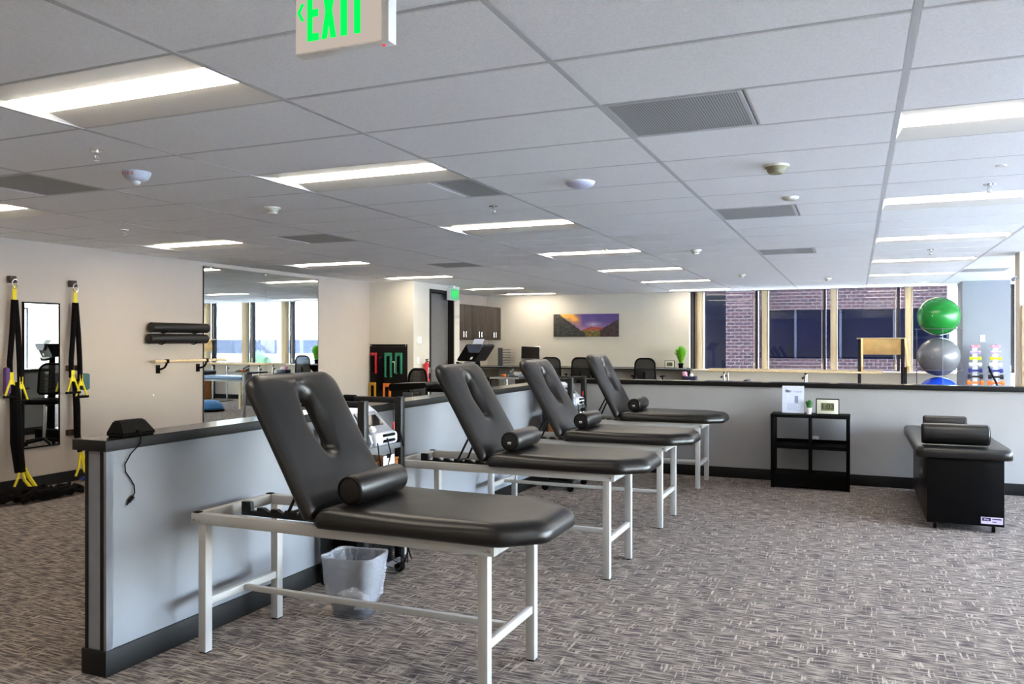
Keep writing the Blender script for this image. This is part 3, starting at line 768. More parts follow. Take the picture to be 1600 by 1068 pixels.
for bx, by, which in ((-2.76, 4.165, 'nearer'), (-2.645, 7.715, 'far')):
    cable('lead_cable', [(bx - .03, by + .33, 1.10), (bx + .035, by + .33, 1.11), (bx + .04, by + .33, .99)], 'thin lead with red clip hanging on the %s cart' % which, 'black', .003, 'red')
    cable('lead_cable', [(bx - .03, by + .37, 1.10), (bx + .035, by + .375, 1.115), (bx + .04, by + .385, 1.02), (bx + .04, by + .42, .90), (bx + .042, by + .45, .82)], 'black lead looping down the %s cart\'s post' % which)
    cable('lead_cable', [(bx + .06, by + .22, .90), (bx + .075, by + .24, .80), (bx + .075, by + .20, .72), (bx + .072, by + .24, .66)], 'black lead hanging from the device on the %s cart' % which)
    cable('lead_cable', sag((bx + .06, by + .11, .88), (bx + .09, by + .14, .70), .06), 'second black lead drooping below the device on the %s cart' % which)
    t = thing('instruction_card', 'white instruction card hanging on the %s cart' % which, 'card', (bx + .065, by + .24, .70))
    obj('sheet', B().box(bx + .062, bx + .064, by + .17, by + .30, .62, .79), 'paper', t, 0); obj('clip', B().box(bx + .0595, bx + .067, by + .21, by + .25, .775, .80), 'black', t)
# tangle of leads beneath the nearer cart
for q in range(5):
    a = .09 * q
    cable('floor_lead', [(-2.72 + .006 * q, 4.20 + a, .70 - .06 * q), (-2.70, 4.22 + a, .35), (-2.71 + .01 * q, 4.25 + a * .9, .10 + .02 * q), (-2.66, 4.42 + .05 * q, .05 + .01 * q), (-2.68, 4.60, .11 + .02 * q)], ['thin black lead dangling closest to the waste bin', 'second dangling lead from the waste bin side', 'middle dangling lead under the nearer cart', 'fourth dangling lead under the nearer cart', 'dangling lead closest to the second table'][q], 'black', .0035)

# ================================================================== WASTE BIN
t = thing('waste_bin', 'translucent waste bin with clear liner under the nearest table', 'waste bin', (-2.53, 3.78, 0))
def rrect(cx, cy_, hx, hy, r, z, n=40, rot=.0):
    P = resample(rounded([(-hx, -hy), (hx, -hy), (hx, hy), (-hx, hy)], r), n)
    c, s = math.cos(rot), math.sin(rot); return [Vector((cx + p.x * c - p.y * s, cy_ + p.x * s + p.y * c, z)) for p in P]
rb = .12; bx_, by_ = -2.54, 3.79
prof = [(.098, .082, .002), (.105, .088, .02), (.125, .105, .18), (.143, .120, .325), (.150, .127, .332), (.146, .123, .336), (.138, .115, .326), (.120, .100, .18), (.100, .084, .03)]
b = B(); b._rings([rrect(bx_, by_, a, c, .04, z, rot=rb) for a, c, z in prof]); obj('bucket', b, 'bin_plastic', t, 60)
b = B(); random.seed(3); R_ = []
for a, c, z in [(.134, .112, .10), (.136, .114, .16), (.146, .122, .20), (.149, .126, .29), (.156, .133, .338), (.142, .119, .336), (.128, .106, .26), (.11, .092, .16)]:
    R_.append([p + Vector((random.uniform(-.003, .003), random.uniform(-.003, .003), random.uniform(-.006, .006) if z < .11 else 0)) for p in rrect(bx_, by_, a, c, .045, z, 96, rot=rb)])
for k_, ring in enumerate(R_):
    for i_, p in enumerate(ring):
        d_ = Vector((p.x - bx_, p.y - by_, 0)).normalized(); p += d_ * (.0016 * math.sin(i_ * .9 + k_ * 1.3) + .002 * math.sin(i_ * .37 - k_ * .8)); p.z += .0015 * math.sin(i_ * .3 + k_)
b._rings(R_, False); obj('liner_bag', b, 'bin_bag', t, 60)
b = B()
for q in range(5): b.ico((bx_ + random.uniform(-.05, .05), by_ + random.uniform(-.04, .04), .06 + random.uniform(0, .05)), .042, 1, .25)
obj('crumpled_paper', b, 'white', t, 0)['kind'] = 'stuff'

# ================================================================== ON THE NEAR LOW WALL
t = thing('desk_speaker', 'small black wedge device on the end of the low wall', 'speaker', (-3.14, 2.83, 1.062))
b = B(); b._rings([[Vector(p) for p in q] for q in ([(-3.19, 2.735, 1.062), (-3.09, 2.735, 1.062), (-3.09, 2.925, 1.062), (-3.19, 2.925, 1.062)], [(-3.195, 2.73, 1.075), (-3.085, 2.73, 1.075), (-3.085, 2.93, 1.075), (-3.195, 2.93, 1.075)], [(-3.175, 2.755, 1.135), (-3.135, 2.755, 1.135), (-3.135, 2.905, 1.135), (-3.175, 2.905, 1.135)])])
bmesh.ops.bevel(b.bm, geom=list(b.bm.edges), offset=.006, segments=2, affect='EDGES'); obj('case', b, 'black', t)
obj('button', B().cyl((-3.13, 2.80, 1.105), (-3.122, 2.80, 1.109), .007, 10), 'black_gloss', t)
obj('jack', B().cyl((-3.10, 2.82, 1.085), (-3.075, 2.82, 1.085), .006, 8), 'black', t)
cp = [(-3.078, 2.815, 1.086), (-3.055, 2.81, 1.07), (-3.05, 2.80, 1.03), (-3.082, 2.775, .985), (-3.085, 2.745, .94), (-3.085, 2.748, .905), (-3.085, 2.775, .87), (-3.085, 2.797, .835), (-3.085, 2.80, .80), (-3.085, 2.785, .78)]
obj('cord', B().tube(cp, .003, 8), 'black', t)
obj('plug', B().cyl((-3.083, 2.787, .785), (-3.083, 2.765, .765), .009, 10).cyl((-3.083, 2.765, .765), (-3.083, 2.754, .753), .004, 6), 'black', t)

# ================================================================== LEFT WALL
t = thing('wall_mirror', 'tall wide frameless mirror covering the far left wall', 'mirror', (XL, 9.4, .1))
for y0, y1 in ((8.172, 9.37), (9.374, 10.60)): obj('mirror_panel', B().box(XL + .002, XL + .010, y0, y1, .06, 2.485), 'mirror', t, 0)
obj('edge', B().box(XL, XL + .012, 8.160, 8.172, .06, 2.485).box(XL, XL + .012, 10.60, 10.608, .06, 2.485), 'window_dark', t, 0)
for y in (8.30, 9.372, 10.56): obj('clip', B().box(XL + .008, XL + .018, y - .015, y + .015, 2.455, 2.49, .003), 'chrome', t)
t = thing('dressing_mirror', 'narrow upright mirror between the two hanging straps', 'mirror', (XL, 5.88, .4))
obj('glass', B().box(XL + .012, XL + .018, 5.69, 6.075, .425, 1.895), 'mirror', t, 0)
f = B(); f.box(XL, XL + .022, 5.675, 5.69, .41, 1.91); f.box(XL, XL + .022, 6.075, 6.09, .41, 1.91); f.box(XL, XL + .022, 5.69, 6.075, .41, .425); f.box(XL, XL + .022, 5.69, 6.075, 1.895, 1.91); obj('frame', f, 'black', t, 0)
def strap_set(y, label, full):
    t = thing('suspension_strap', label, 'suspension strap', (XL + .05, y, 0)); X_ = XL + .07
    obj('anchor', B().box(XL, XL + .06, y - .034, y + .034, 2.09, 2.16, .006), 'mount', t)
    obj('carabiner', B().tube([(X_ + .01, y + .03 * math.cos(a), 2.08 + .045 * math.sin(a)) for a in [2 * PI * k / 14 for k in range(14)]], .006, 6, True), 'chrome', t)
    obj('webbing', B().box(X_ - .004, X_ + .006, y - .02, y + .022, 1.90, 2.06), 'yellow', t, 0)
    b = B(); b.tube([(X_, y - .005, 1.92), (X_ + .01, y - .03, 1.6), (X_ + .01, y - .055, 1.3), (X_ + .01, y - .05, 1.12)], .026, 8); b.tube([(X_, y + .012, 1.92), (X_ + .012, y + .03, 1.6), (X_ + .015, y + .045, 1.3), (X_ + .015, y + .05, 1.08)], .026, 8)
    obj('elastic_cord', b, 'rope', t)
    for s, zz in ((-1, 1.10), (1, 1.05)):
        yc = y + s * .05
        obj('handle_webbing', B().tube([(X_ + .03, yc, zz + .06), (X_ + .035, yc - .07, zz - .14)], .010, 6).tube([(X_ + .03, yc, zz + .06), (X_ + .035, yc + .07, zz - .14)], .010, 6).box(X_ + .012, X_ + .036, yc - .018, yc + .018, zz - .02, zz + .10), 'yellow', t, 0)
        obj('handle', B().cyl((X_ + .035, yc - .085, zz - .14), (X_ + .035, yc + .085, zz - .14), .014, 10), 'black', t)
    lo = [(X_ + .0, y + .0, 1.1), (X_ + .02, y + .005, .8), (X_ + .02, y + .01, .5), (X_ + .03, y + .04, .20 if full else .32)]
    obj('lower_cord', B().tube(lo, [.03, .035, .034, .028] if not full else [.045, .055, .058, .05], 10), 'rope', t)
    obj('foot_webbing', B().tube([(X_ + .03, y + .04, .33), (X_ + .06, y + .10, .16), (X_ + .09, y + .16, .04)], .020, 6).tube([(X_ + .03, y + .04, .33), (X_ + .06, y - .0, .16), (X_ + .07, y - .05, .07)], .012, 6).tube([(X_ + .03, y + .04, .30), (X_ + .08, y + .05, .12), (X_ + .12, y + .10, .03)], .016, 6), 'yellow', t)
    return t
t1 = strap_set(5.545, 'black elastic suspension strap hanging at the left picture edge', True)
t2 = strap_set(6.23, 'black elastic suspension strap hanging right of the narrow mirror', False)
obj('pouch', B().box(XL + .04, XL + .10, 6.30, 6.40, .98, 1.16, .02), 'teal', t2)
obj('pouch', B().box(XL + .04, XL + .10, 5.44, 5.50, .98, 1.25, .02), 'purple', t1)
b = B(); b.tube([(XL + .10, 6.30, .02), (XL + .16, 6.36, .03), (XL + .12, 6.45, .02), (XL + .06, 6.38, .03), (XL + .11, 6.26, .03)], .014, 6); obj('floor_strap', b, 'blue_strap', t2)
obj('mount_block', B().box(XL, XL + .06, 6.17, 6.28, .50, .56, .006), 'mount', t2)
obj('mount_block', B().box(XL, XL + .06, 6.17, 6.28, 1.19, 1.25, .006), 'mount', t2)
random.seed(11)
t = thing('resistance_cord', 'heap of black resistance cords on the carpet below the narrow mirror', 'exercise cord', (XL + .35, 5.6, 0))
for q in range(7):
    pts = []; cx, cyy = XL + .46 + .03 * q, 5.22 + .06 * q
    for k in range(22):
        a = k * .62 + q; pts.append((min(cx + .16 * math.cos(a) + .02 * q, XL + .75) if True else 0, cyy + .26 * math.sin(a * .9), .028 + .018 * (k % 3) + .012 * (q % 3)))
    pts = [(max(p[0], XL + .30), p[1], p[2]) for p in pts]
    obj('cord', B().tube(pts, .020, 6), 'rope', t)
# half-round foam rollers on the wall
for z, y0, y1, lb in ((1.675, 7.235, 8.14, 'upper dark foam roller held on the left wall'), (1.540, 7.205, 8.125, 'lower dark foam roller held on the left wall')):
    t = thing('foam_roller', lb, 'foam roller', (XL + .09, (y0 + y1) / 2, z - .07), group='foam rollers on the left wall')
    obj('roll', B().cyl((XL + .085, y0, z), (XL + .085, y1, z), .060, 28, round_=.006), 'foam', t)
    for y in (y0 + .2, y1 - .2): obj('bracket', B().tube([(XL + .0, y, z - .02), (XL + .05, y, z - .066), (XL + .085, y, z - .069), (XL + .14, y, z - .045)], .007, 6), 'black', t)
t = thing('stretch_bar', 'pale wooden bar on two black brackets on the left wall', 'exercise bar', (XL + .14, 7.8, 1.2))
obj('bar', B().cyl((XL + .15, 7.235, 1.268), (XL + .15, 8.412, 1.268), .018, 14), 'wood_pale', t)
for y in (7.42, 8.07):
    br = obj('bracket', B().tube([(XL + .012, y, 1.17), (XL + .06, y, 1.172), (XL + .11, y, 1.19), (XL + .14, y, 1.225), (XL + .148, y, 1.26)], .012, 8).box(XL, XL + .012, y - .03, y + .03, 1.12, 1.22, .003).box(XL + .128, XL + .172, y - .02, y + .02, 1.243, 1.292, .006), 'black', t)
t = thing('wall_button', 'tiny white cap on the left wall below the wooden bar', 'cap', (XL, 7.35, .9)); obj('disc', B().cyl((XL, 7.35, .86), (XL + .008, 7.35, .86), .012, 12), 'white', t)

# ================================================================== WALL BLOCK: pegboard, extinguisher
Yb = BY0
t = thing('peg_board', 'black perforated peg board on the wall beside the fire extinguisher', 'peg board', (-7.41, Yb, .45))
obj('board', B().box(-7.787, -7.045, Yb - .018, Yb - .004, .45, 1.461, .002), 'pegboard', t)
b = B()
for k in range(17): b.cyl((-7.75 + k * .042, Yb - .0185, 1.42), (-7.75 + k * .042, Yb - .0195, 1.42), .006, 8)
pg = obj('peg_hole', b, 'grey_wheel', t, 0); pg['kind'] = 'stuff'
for x in (-7.765, -7.07): obj('corner_screw', B().cyl((x, Yb - .018, 1.44), (x, Yb - .024, 1.44), .012, 10), 'chrome', t)
def cuff(x, zt, w_, h_, m, label, half=False):
    t = thing('ankle_weight', label, 'cuff weight', (x, Yb - .05, zt - h_), group='cuff weights on the peg board')
    f = B(); q = w_ * .24
    f.box(x - w_ / 2, x + w_ / 2, Yb - .055, Yb - .025, zt - q * 1.6, zt, .006)
    if not half: f.box(x - w_ / 2, x - w_ / 2 + q, Yb - .055, Yb - .025, zt - h_, zt - q * 1.6, .004)
    f.box(x + w_ / 2 - q, x + w_ / 2, Yb - .055, Yb - .025, zt - h_, zt - q * 1.6, .004)
    obj('band', f, m, t); obj('pad', B().box(x - w_ / 2 + q, x + w_ / 2 - q, Yb - .05, Yb - .025, zt - h_ * .95, zt - q * 1.6 - .01, .01), 'black', t)
    obj('hook', B().cyl((x, Yb - .0185, zt - .02), (x, Yb - .07, zt - .02), .006, 8), 'chrome', t)
cuff(-7.70, 1.315, .13, .36, 'red', 'red cuff weight at the upper left of the peg board', True)
cuff(-7.405, 1.315, .14, .42, 'green_strap', 'left green cuff weight on the peg board')
cuff(-7.20, 1.315, .13, .36, 'green_strap', 'right green cuff weight on the peg board')
cuff(-7.295, 1.17, .055, .20, 'cream', 'cream cuff weight between the two green ones', True)
cuff(-7.72, .80, .13, .30, 'ochre', 'ochre cuff weight at the lower left of the peg board')
cuff(-7.43, .79, .15, .28, 'orange', 'orange cuff weight at the lower middle of the peg board')
cuff(-7.55, 1.25, .07, .6, 'rope', 'dark strap bundle between the red and green cuffs')
t = thing('fire_extinguisher', 'red fire extinguisher on the wall between switch plate and door', 'fire extinguisher', (BX + .08, 12.40, .78))
ex, ey = BX + .085, 12.40
obj('cylinder', B().lathe([(.03, .79), (.056, .80), (.058, .83), (.058, 1.08), (.050, 1.12), (.025, 1.145), (.02, 1.16)], (ex, ey, 0), 24), 'red', t)
obj('valve', B().box(ex - .015, ex + .015, ey - .02, ey + .02, 1.16, 1.185, .004), 'black', t)
obj('lever', B().prism([(ey - .02, 1.185), (ey + .07, 1.20), (ey + .07, 1.21), (ey - .02, 1.20)], 'x', ex - .01, ex + .01), 'black', t)
obj('gauge', B().cyl((ex, ey - .02, 1.172), (ex, ey - .034, 1.172), .014, 12), 'chrome', t)
obj('hose', B().tube([(ex + .02, ey, 1.17), (ex + .06, ey, 1.15), (ex + .066, ey - .01, 1.0), (ex + .062, ey - .01, .86)], .009, 8), 'black', t)
obj('label_plate', B().box(ex + .0575, ex + .060, ey - .03, ey + .03, .96, 1.06), 'cream', t)
obj('bracket', B().box(BX, BX + .03, ey - .03, ey + .03, .95, 1.12), 'chrome', t)

# ================================================================== BLACK SHELF WITH THINGS, MASSAGE TABLE
sx0, sx1, sy0, sy1, sz = -.814, -.056, 8.80, 9.14, .755
t = thing('cube_shelf', 'black four-cube open shelf standing against the far low wall', 'shelf', ((sx0 + sx1) / 2, sy0, 0))
for x in (sx0, sx1 - .035): obj('side_panel', B().box(x, x + .035, sy0, sy1, 0, sz - .03, .002), 'black', t)
obj('top', B().box(sx0 - .002, sx1 + .002, sy0 - .004, sy1, sz - .03, sz, .002), 'black', t)
obj('divider', B().box(-.446, -.424, sy0 + .01, sy1, .14, sz - .03), 'black', t, 0)
obj('shelf_board', B().box(sx0 + .035, -.446, sy0 + .01, sy1, .405, .440), 'black', t, 0); obj('shelf_board', B().box(-.424, sx1 - .035, sy0 + .01, sy1, .405, .440), 'black', t, 0)
obj('bottom', B().box(sx0 + .035, sx1 - .035, sy0 + .006, sy1, .02, .15), 'black', t, 0)
obj('shelf_lip', B().box(sx0 + .035, -.446, sy1 - .02, sy1, .44, .475), 'black', t, 0)
obj('shelf_lip', B().box(-.424, sx1 - .035, sy1 - .02, sy1, .44, .475), 'black', t, 0)
# sign in a clear stand
t = thing('sign_holder', 'white printed leaflet in a clear stand on the black shelf', 'sign holder', (-.61, 8.96, sz))
tilt = Matrix.Translation((-.605, 8.955, sz)) @ Matrix.Rotation(-.12, 4, 'X')
def tl(me_o): me_o.data.transform(tilt); return me_o
tl(obj('sheet', B().box(-.108, .108, 0, .002, .008, .288), 'paper', t, 0))
tl(obj('stand', B().box(-.112, .112, .003, .006, .010, .292), 'clear', t, 0)); obj('stand_foot', B().box(-.717, -.493, 8.93, 9.02, sz + .0005, sz + .005), 'clear', t, 0)
for s_, size, px, pz, m, bo in (('Elite', .036, -.045, .232, 'ink', .0012), ('Trainer', .030, .045, .230, 'ink_light', 0)):
    tl(text('heading', s_, size, (px, -.001, pz), m, t, bold=bo))
tl(obj('printed_figure', B().box(.015, .05, -.001, 0, .11, .185), 'ink_light', t, 0))
b = B()
for q in range(5): b.box(-.06, .06 - .02 * (q % 2), -.001, 0, .035 + .016 * q, .039 + .016 * q)
tl(obj('printed_lines', b, 'ink_light', t, 0))
# little potted plant
def plant(c, pot_r, pot_h, leaf_r, leaf_h, m, pot_m, label, n, blade, name='potted_plant'):
    t = thing(name, label, 'plant', c); x, y, z = c
    obj('pot', B().lathe([(pot_r * .72, z), (pot_r * .76, z + .002), (pot_r, z + pot_h), (pot_r * .9, z + pot_h), (pot_r * .88, z + pot_h * .9)], (x, y, 0), 20), pot_m, t)
    random.seed(int(abs(x) * 100)); b = B()
    for q in range(n):
        a = random.uniform(0, 2 * PI); r1 = random.uniform(.1, 1) * leaf_r; hh = leaf_h * random.uniform(.65, 1.0) * (1 - .22 * (r1 / leaf_r) ** 2)
        p0 = Vector((x + .5 * pot_r * random.uniform(-1, 1), y + .5 * pot_r * random.uniform(-1, 1), z + pot_h * .85)); p2 = Vector((x + r1 * math.cos(a), y + r1 * math.sin(a), z + pot_h + hh))
        p1 = p0.lerp(p2, .55) + Vector((0, 0, hh * .12)); wd = Vector((-math.sin(a), math.cos(a), 0)) * blade
        b.quad(p0 - wd * .5, p0 + wd * .5, p1 + wd, p1 - wd); b.bm.faces.new([b.bm.verts.new(v) for v in (p1 - wd, p1 + wd, p2)])
    f = obj('foliage', b, m, t, 0); f['kind'] = 'stuff'
plant((-.447, 8.94, sz), .030, .066, .048, .09, 'leaf', 'pot_white', 'tiny green plant in a white pot beside the leaflet', 160, .006)
def clock(c, wd, ht, label, name='desk_clock'):
    t = thing(name, label, 'clock', c); x, y, z = c
    obj('case', B().box(x - wd / 2, x + wd / 2, y, y + .03, z, z + ht, .006), 'black', t)
    obj('bezel', B().box(x - wd / 2 + .010, x + wd / 2 - .010, y - .003, y, z + .010, z + ht - .010, .002), 'cream', t)
    obj('lcd', B().box(x - wd * .28, x + wd * .28, y - .005, y - .003, z + ht * .26, z + ht * .74), 'lcd', t, 0)
    text('digits', '1:03', ht * .46, (x, y - .0055, z + ht * .5), 'lcd_digit', t, bold=.001)
    obj('foot', B().box(x - wd * .3, x + wd * .3, y + .03, y + .055, z, z + .012), 'black', t)
clock((-.268, 8.92, sz), .225, .165, 'square digital clock with cream face on the black shelf')
# roller massage table
t = thing('massage_table', 'black boxed massage table on casters at the right', 'massage table', (.78, 7.33, 0))
mx0, mx1, my0, my1 = .525, 1.065, 7.33, 9.02
obj('front_panel', B().box(mx0, mx1, my0, my0 + .025, .055, .575, .003), 'black_gloss', t)
obj('side_panel', B().box(mx0, mx0 + .025, my0 + .025, my1, .055, .575, .003), 'black_gloss', t); obj('side_panel', B().box(mx1 - .025, mx1, my0 + .025, my1, .055, .575, .003), 'black_gloss', t)
obj('back_panel', B().box(mx0 + .025, mx1 - .025, my1 - .025, my1, .055, .575), 'black_gloss', t); obj('bottom_panel', B().box(mx0 + .025, mx1 - .025, my0 + .025, my1 - .025, .055, .08), 'black_gloss', t)
pad = obj('pad', cushion(rounded([(.445, 7.27), (1.125, 7.27), (1.125, 9.16), (.445, 9.16)], [.06] * 4), .085, .045, crown=.004), 'vinyl', t, 60); pad.location = Vector((0, 0, .577))
obj('roller_window', B().box(.60, .97, 8.0, 8.95, .664, .668), 'panel_wood', t, 0)
for x in (mx0 + .06, mx1 - .07):
    for y in (my0 + .05, my1 - .06):
        cs = obj('caster', B().cyl((x - .012, y, .027), (x + .012, y, .027), .027, 14), 'black', t); obj('fork', B().box(x - .02, x + .02, y - .016, y + .016, .04, .058).cyl((x - .016, y, .028), (x + .016, y, .028), .010, 8), 'chrome', cs)
lb = obj('nameplate', B().box(.905, 1.055, my0 - .002, my0, .075, .128), 'label_lilac', t, 0)
obj('printed_block', B().box(.912, .972, my0 - .003, my0 - .002, .098, .123), 'navy', lb, 0); obj('printed_lines', B().box(.982, 1.045, my0 - .003, my0 - .002, .110, .118).box(.982, 1.01, my0 - .003, my0 - .002, .090, .096), 'navy', lb, 0)
text('print', 'Elite', .02, (.942, my0 - .0034, .1105), 'label_lilac', lb)
obj('side_handle', B().cyl((mx0 - .002, 7.75, .40), (mx0 - .02, 7.75, .40), .03, 14), 'grey_plastic', t)
b = B(); bolster(.50, 7.46, .754, .085, .475, 'large black bolster near the front end of the massage table', ax='x')
bolster(.60, 8.78, .733, .062, .36, 'slim black bolster at the far end of the massage table', ax='x')

# ================================================================== BEHIND THE FAR LOW WALL
# parallel bars
t = thing('parallel_bars', 'wooden parallel bars on metal posts in front of the windows', 'parallel bars', (-1.1, 16.0, 0))
for y, z, xa, xb in ((15.75, .955, -2.62, .42), (16.25, .965, -2.66, .45)):
    obj('rail', B().cyl((xa, y, z), (xb, y, z), .021, 14, round_=.008), 'wood_pale', t)
    for x in (-2.30, -.85):
        p = obj('post', B().cyl((x, y, 0), (x, y, .90), .022, 12), 'chrome', t)
        obj('clamp', B().cyl((x, y, .80), (x, y, .94), .016, 10).sphere((x - .045, y, .84), .022, 10, 8), 'black_metal', p)
for x in (-2.30, -.85): obj('base', B().box(x - .05, x + .05, 15.6, 16.4, 0, .02, .004), 'black_metal', t)
obj('height_bar', B().box(-2.62, -2.14, 15.74, 15.77, .755, .77), 'black_metal', t)
# training stairs
t = thing('training_stairs', 'maple training stairs with black posts in front of the windows', 'training stairs', (.43, 16.7, 0))
ax0, ax1, ty = .03, .80, 16.75
for x in (ax0, ax1 - .03):
    obj('post', B().box(x, x + .055, ty - .03, ty + .03, 0, 1.545, .004), 'black_metal', t); obj('post', B().box(x, x + .055, ty - .9, ty - .84, 0, 1.06, .004), 'black_metal', t)
    obj('handrail', B().prism([(ty + .05, 1.56), (ty - .05, 1.565), (ty - .98, 1.08), (ty - .98, .97), (ty - .05, 1.45), (ty + .05, 1.45)], 'x', x + .056, x + .088), 'wood_maple', t, 0)
obj('back_board', B().box(ax0 + .05, ax1 - .03, ty - .02, ty + .01, 1.265, 1.555, .004), 'wood_maple', t)
obj('top_rail', B().box(ax0 - .02, ax1 + .05, ty - .04, ty + .04, 1.556, 1.578, .006), 'wood_pale', t)
for k_ in range(4):
    obj('step', B().box(ax0 + .09, ax1 - .035, ty - .9 + .22 * k_, ty - .68 + .22 * k_ if k_ < 3 else ty, 0, .15 * (k_ + 1), .004), 'wood_box', t)
# ball rack with three balls
bx, by = 1.29, 15.52
t = thing('ball_rack', 'slim metal stand holding three stacked exercise balls', 'ball rack', (bx, by, 0))
for a in (.6, .6 + 2 * PI / 3, .6 + 4 * PI / 3):
    obj('upright', B().tube([(bx + .36 * math.cos(a), by + .36 * math.sin(a), 0), (bx + .36 * math.cos(a), by + .36 * math.sin(a), 1.72)], .006, 8), 'grey_wheel', t)
for z in (.36, 1.03, 1.72): obj('ring', B().tube([(bx + .355 * math.cos(a), by + .355 * math.sin(a), z - .0) for a in [2 * PI * k / 32 for k in range(32)]], .006, 6, True), 'grey_wheel', t)
for z, m, lb in ((.585, 'ball_blue', 'blue exercise ball, lowest of the stacked three'), (1.250, 'ball_silver', 'silver exercise ball, middle of the stacked three'), (1.935, 'ball_green', 'shiny green exercise ball on top of the stack')):
    t = thing('exercise_ball', lb, 'exercise ball', (bx, by, z - .33), group='stacked exercise balls')
    bl = obj('ball', B().sphere((bx, by, z), .335, 40, 24, (1, 1, .965)), m, t); obj('valve', B().cyl((bx - .12, by - .318, z + .0), (bx - .122, by - .324, z), .008, 10), 'white', t)
# dumbbell towers
DBC = [('db_orange', 'orange'), ('db_black', 'black'), ('db_blue', 'navy blue'), ('db_white', 'pale grey'), ('db_yel', 'lime yellow'), ('db_lav', 'lavender'), ('db_pink', 'pink')]
for xt, side in ((1.838, 'left'), (2.135, 'right')):
    t = thing('dumbbell_rack', '%s white dumbbell tower in front of the column' % side, 'dumbbell rack', (xt, 15.6, 0))
    obj('tower', B().box(xt - .035, xt + .035, 15.60, 15.66, .02, 1.40, .006), 'white', t); obj('base', B().box(xt - .14, xt + .14, 15.45, 15.75, 0, .02, .006), 'white', t)
    for q, (m, cn) in enumerate(DBC):
        z = .822 + .101 * q; wd = .118 - .008 * q if q else .125; rr = .045 - .003 * q
        obj('cradle', B().box(xt - .03, xt + .03, 15.50, 15.60, z - .030, z - .024), 'white', t, 0)
        db = thing('dumbbell', '%s dumbbell on the %s tower' % (cn, side), 'dumbbell', (xt, 15.55, z), group='dumbbells on the two towers')
        obj('handle', B().cyl((xt - wd + .02, 15.55, z), (xt + wd - .02, 15.55, z), .016, 12), m, db)
        for s_ in (-1, 1): obj('head', B().cyl((xt + s_ * (wd - .05), 15.55, z), (xt + s_ * wd, 15.55, z), rr, 6, round_=.008), m, db)
t = thing('black_strap', 'black strap leaning across the lower dumbbells of the right tower', 'strap', (2.16, 15.47, .7))
obj('band', B().tube([(2.02, 15.48, 1.10), (2.06, 15.47, .98), (2.12, 15.465, .85), (2.17, 15.465, .70), (2.17, 15.47, .5)], .016, 8), 'black', t)
# security camera on the wall stub
t = thing('security_camera', 'small security camera on the wall at the right edge', 'security camera', (1.74, 10.95, 2.24))
obj('bracket', B().cyl((1.735, 10.95, 2.26), (1.69, 10.93, 2.25), .010, 8), 'white', t); obj('body', B().cyl((1.70, 10.95, 2.235), (1.66, 10.84, 2.215), .022, 14, round_=.006), 'grey_plastic', t)
# blue treatment table and balance dome (seen in the tall mirror)
t = thing('exam_table', 'blue topped table on pale legs seen in the tall mirror', 'treatment table', (-2.6, 14.5, 0))
pd = obj('pad', cushion(rounded([(-3.0, 14.35), (-1.15, 14.35), (-1.15, 14.95), (-3.0, 14.95)], .05), .07, .035), 'blue_vinyl', t, 60); pd.location = Vector((0, 0, .66))
for x in (-2.9, -1.3):
    for y in (14.4, 14.86): obj('leg', B().box(x, x + .045, y, y + .045, 0, .62), 'wood_pale', t)
obj('rail', B().box(-2.95, -1.2, 14.4, 14.9, .615, .655), 'frame_grey', t)
bolster(-1.75, 14.45, .795, .055, .4, 'black bolster on the blue topped table')
t = thing('balance_dome', 'blue half-ball balance trainer on the carpet, seen in the mirror', 'balance trainer', (-2.65, 13.7, 0))
obj('platform', B().cyl((-2.65, 13.7, 0), (-2.65, 13.7, .05), .33, 36, round_=.012), 'black', t); obj('dome', B().lathe([(.30, .05), (.31, .08), (.28, .16), (.20, .215), (.10, .24), (.01, .245)], (-2.65, 13.7, 0), 36), 'bosu', t)

# ================================================================== BACK WALL: cabinets, counter, painting, desk things
random.seed(5)
for q in range(3):
    y0 = 14.70 + .76 * q
    t = thing('wall_cabinet', ['brown wall cabinet nearest the door wall', 'middle of the three brown wall cabinets', 'brown wall cabinet in the back corner'][q], 'cabinet', (XL, y0 + .38, 1.545), group='brown wall cabinets')
    obj('body', B().box(XL, -7.47, y0, y0 + .757, 1.545, 2.28), 'cabinet', t, 0)
    for d_ in (0, 1):
        dr = obj('door', B().box(-7.468, -7.45, y0 + .003 + .379 * d_, y0 + .376 + .379 * d_, 1.55, 2.275, .002), 'cabinet', t)
        yh = y0 + .379 + (-.055 if d_ == 0 else .055)
        obj('handle', B().tube([(-7.45, yh, 1.60), (-7.425, yh, 1.605), (-7.425, yh, 1.715), (-7.45, yh, 1.72)], .007, 6), 'chrome', dr)
t = thing('base_counter', 'dark counter along the recess under the wall cabinets', 'counter', (XL, 15.4, 0))
obj('worktop', B().box(XL + .02, -7.2, BY1 + .02, YB - .64, .90, .935, .004), 'cabinet_top', t); obj('carcass', B().box(XL + .02, -7.24, BY1 + .03, YB - .64, .02, .90), 'cabinet', t, 0)
t = thing('wall_counter', 'long dark wall-mounted counter below the mountain picture', 'counter', (-5.5, YB, 0))
obj('worktop', B().box(XL, -3.12, YB - .62, YB, .925, .965, .004), 'cabinet_top', t)
obj('edge_strip', B().box(XL, -3.12, YB - .628, YB - .62, .955, .967), 'tee', t, 0)
for x in (-7.6, -6.4, -5.2, -4.2, -3.2): obj('bracket', B().prism([(YB, .92), (YB - .5, .92), (YB - .5, .89), (YB, .55)], 'x', x, x + .035), 'black', t)
